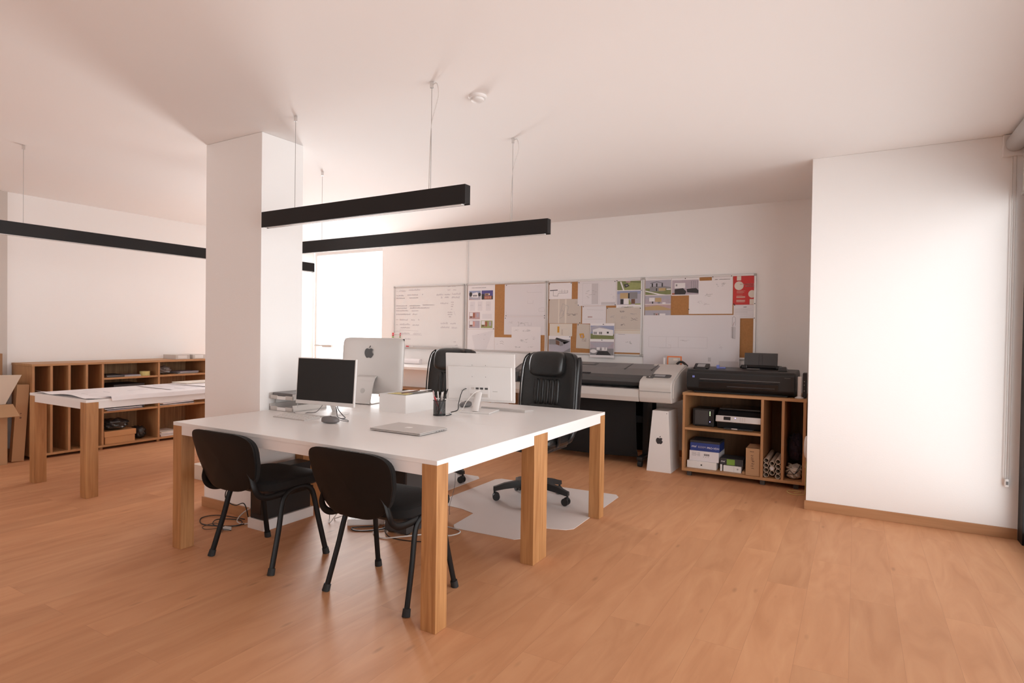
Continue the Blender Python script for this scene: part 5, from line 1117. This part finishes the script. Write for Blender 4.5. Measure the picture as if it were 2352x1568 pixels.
B().box(px0+.36, px1-.16, 5.551, 5.556, CZ+.066, CZ+.074, 'dark', .001).build('tray_slot', t, W=True)
B().box(px0+.055, px0+.075, 5.5575, 5.5605, CZ+.138, CZ+.156, 'bluecable', .001).build('blue_sticker', t, W=True)
b = B()
for i in range(6): b.box(px1-.085+.008*i, px1-.079+.008*i, 5.5585, 5.5605, CZ+.165, CZ+.169, 'midgrey')
b.build('embossed_mark', t, W=True)
X = Matrix.Translation((-1.245, 5.70, CZ+.232)) @ Matrix.Rotation(R_(24), 4, 'X')
cp = B().box(-.068, .068, -.05, .05, -.018, .012, 'blackgloss', .006, X=X).build('control_panel', t, W=True)
B().box(-.038, .032, -.028, .032, .0118, .0132, 'lcd', .0006, X=X).build('display', cp, W=True)
B().box(-1.29, -1.20, 5.62, 5.80, CZ+.205, CZ+.222, 'blackplastic', .005).build('panel_mount', t, W=True)
B().prism([(5.92, CZ+.18), (5.88, CZ+.24), (5.93, CZ+.255), (6.02, CZ+.25), (6.03, CZ+.18)], 'x', -.935, -.60, 'blackplastic', .006).build('feeder_base', t, W=True)
X = Matrix.Translation((-.766, 5.955, CZ+.225)) @ Matrix.Rotation(R_(-12), 4, 'X')
fd = B().box(-.145, .145, -.004, .006, 0, .145, 'darkgrey', .004, X=X).build('feed_tray', t, W=True)
for x in (-.02, .012): B().box(x, x+.006, -.006, -.003, .01, .13, 'dark', .001, X=X).build('tray_rib', fd, W=True)
for x in (-.92, -.625): B().box(x, x+.05, 5.86, 5.90, CZ+.222, CZ+.256, 'blackgloss', .005).build('paper_guide', t, W=True)
B().box(-.88, -.76, 5.868, 5.872, CZ+.2195, CZ+.2235, 'alu', .001).build('feed_edge', t, W=True)
B().prism([(-.592, CZ+.215), (-.585, CZ+.255), (-.53, CZ+.255), (-.515, CZ+.215)], 'y', 5.72, 5.80, 'darkgrey', .005).build('ink_cover', t, W=True)
t = thing('cable_clip', 'blue plastic clip lying on the wide black printer', 'clip', (-1.10, 5.78, CZ+.22))
B().box(-1.125, -1.10, 5.76, 5.785, CZ+.217, CZ+.250, 'bluecable', .003).build('clip_jaw', t, W=True)
B().box(-1.10, -1.045, 5.765, 5.785, CZ+.219, CZ+.232, 'bluecable', .003).build('clip_tail', t, W=True)
t = thing('desk_stand', 'white stand with round foot on the cabinet beside the black printer', 'stand', (-.408, 5.60, CZ))
B().lathe([(.034, 0), (.034, .006), (.016, .016), (.012, .03)], 'whiteplastic', n=24).build('round_foot', t)
B().box(-.015, .015, -.010, .010, .015, .185, 'whiteplastic', .006).build('upright_body', t)
t = thing('router', 'slim black router standing upright at the end of the cabinet', 'router', (-.372, 5.68, CZ))
B().box(-.014, .014, -.06, .06, 0, .215, 'blackplastic', .005).build('router_case', t)
for z in (.06, .11, .14): B().box(-.003, .003, -.0612, -.0598, z, z+.006, 'greyplastic').build('status_light', t)
# things between cabinet and wall return
t = thing('wall_disc', 'white rounded casing in the gap between cabinet and wall', 'casing', (-.322, 5.25, .42))
B().sq((-.322, 5.22, .42), (.018, .085, .085), 'whiteplastic', .8, 1, 28, 14).build('casing', t, W=True)
B().box(-.312, -.3022, 5.20, 5.24, .40, .44, 'whiteplastic').build('bracket', t, W=True)
cable('orange-white cable coiled on the floor by the cabinet corner', [(-.325, 5.24, .30), (-.33, 5.30, .15), (-.335, 5.36, .02), (-.36, 5.35, .004), (-.42, 5.33, .004), (-.47, 5.40, .004), (-.45, 5.46, .004), (-.38, 5.46, .004), (-.37, 5.40, .0085), (-.42, 5.38, .0075)], .0024, 'yellow')
cable('white cable hanging beside the cabinet', [(-.322, 5.22, .335), (-.335, 5.32, .24), (-.34, 5.45, .22), (-.343, 5.49, .235)], .0026, 'whitecable')
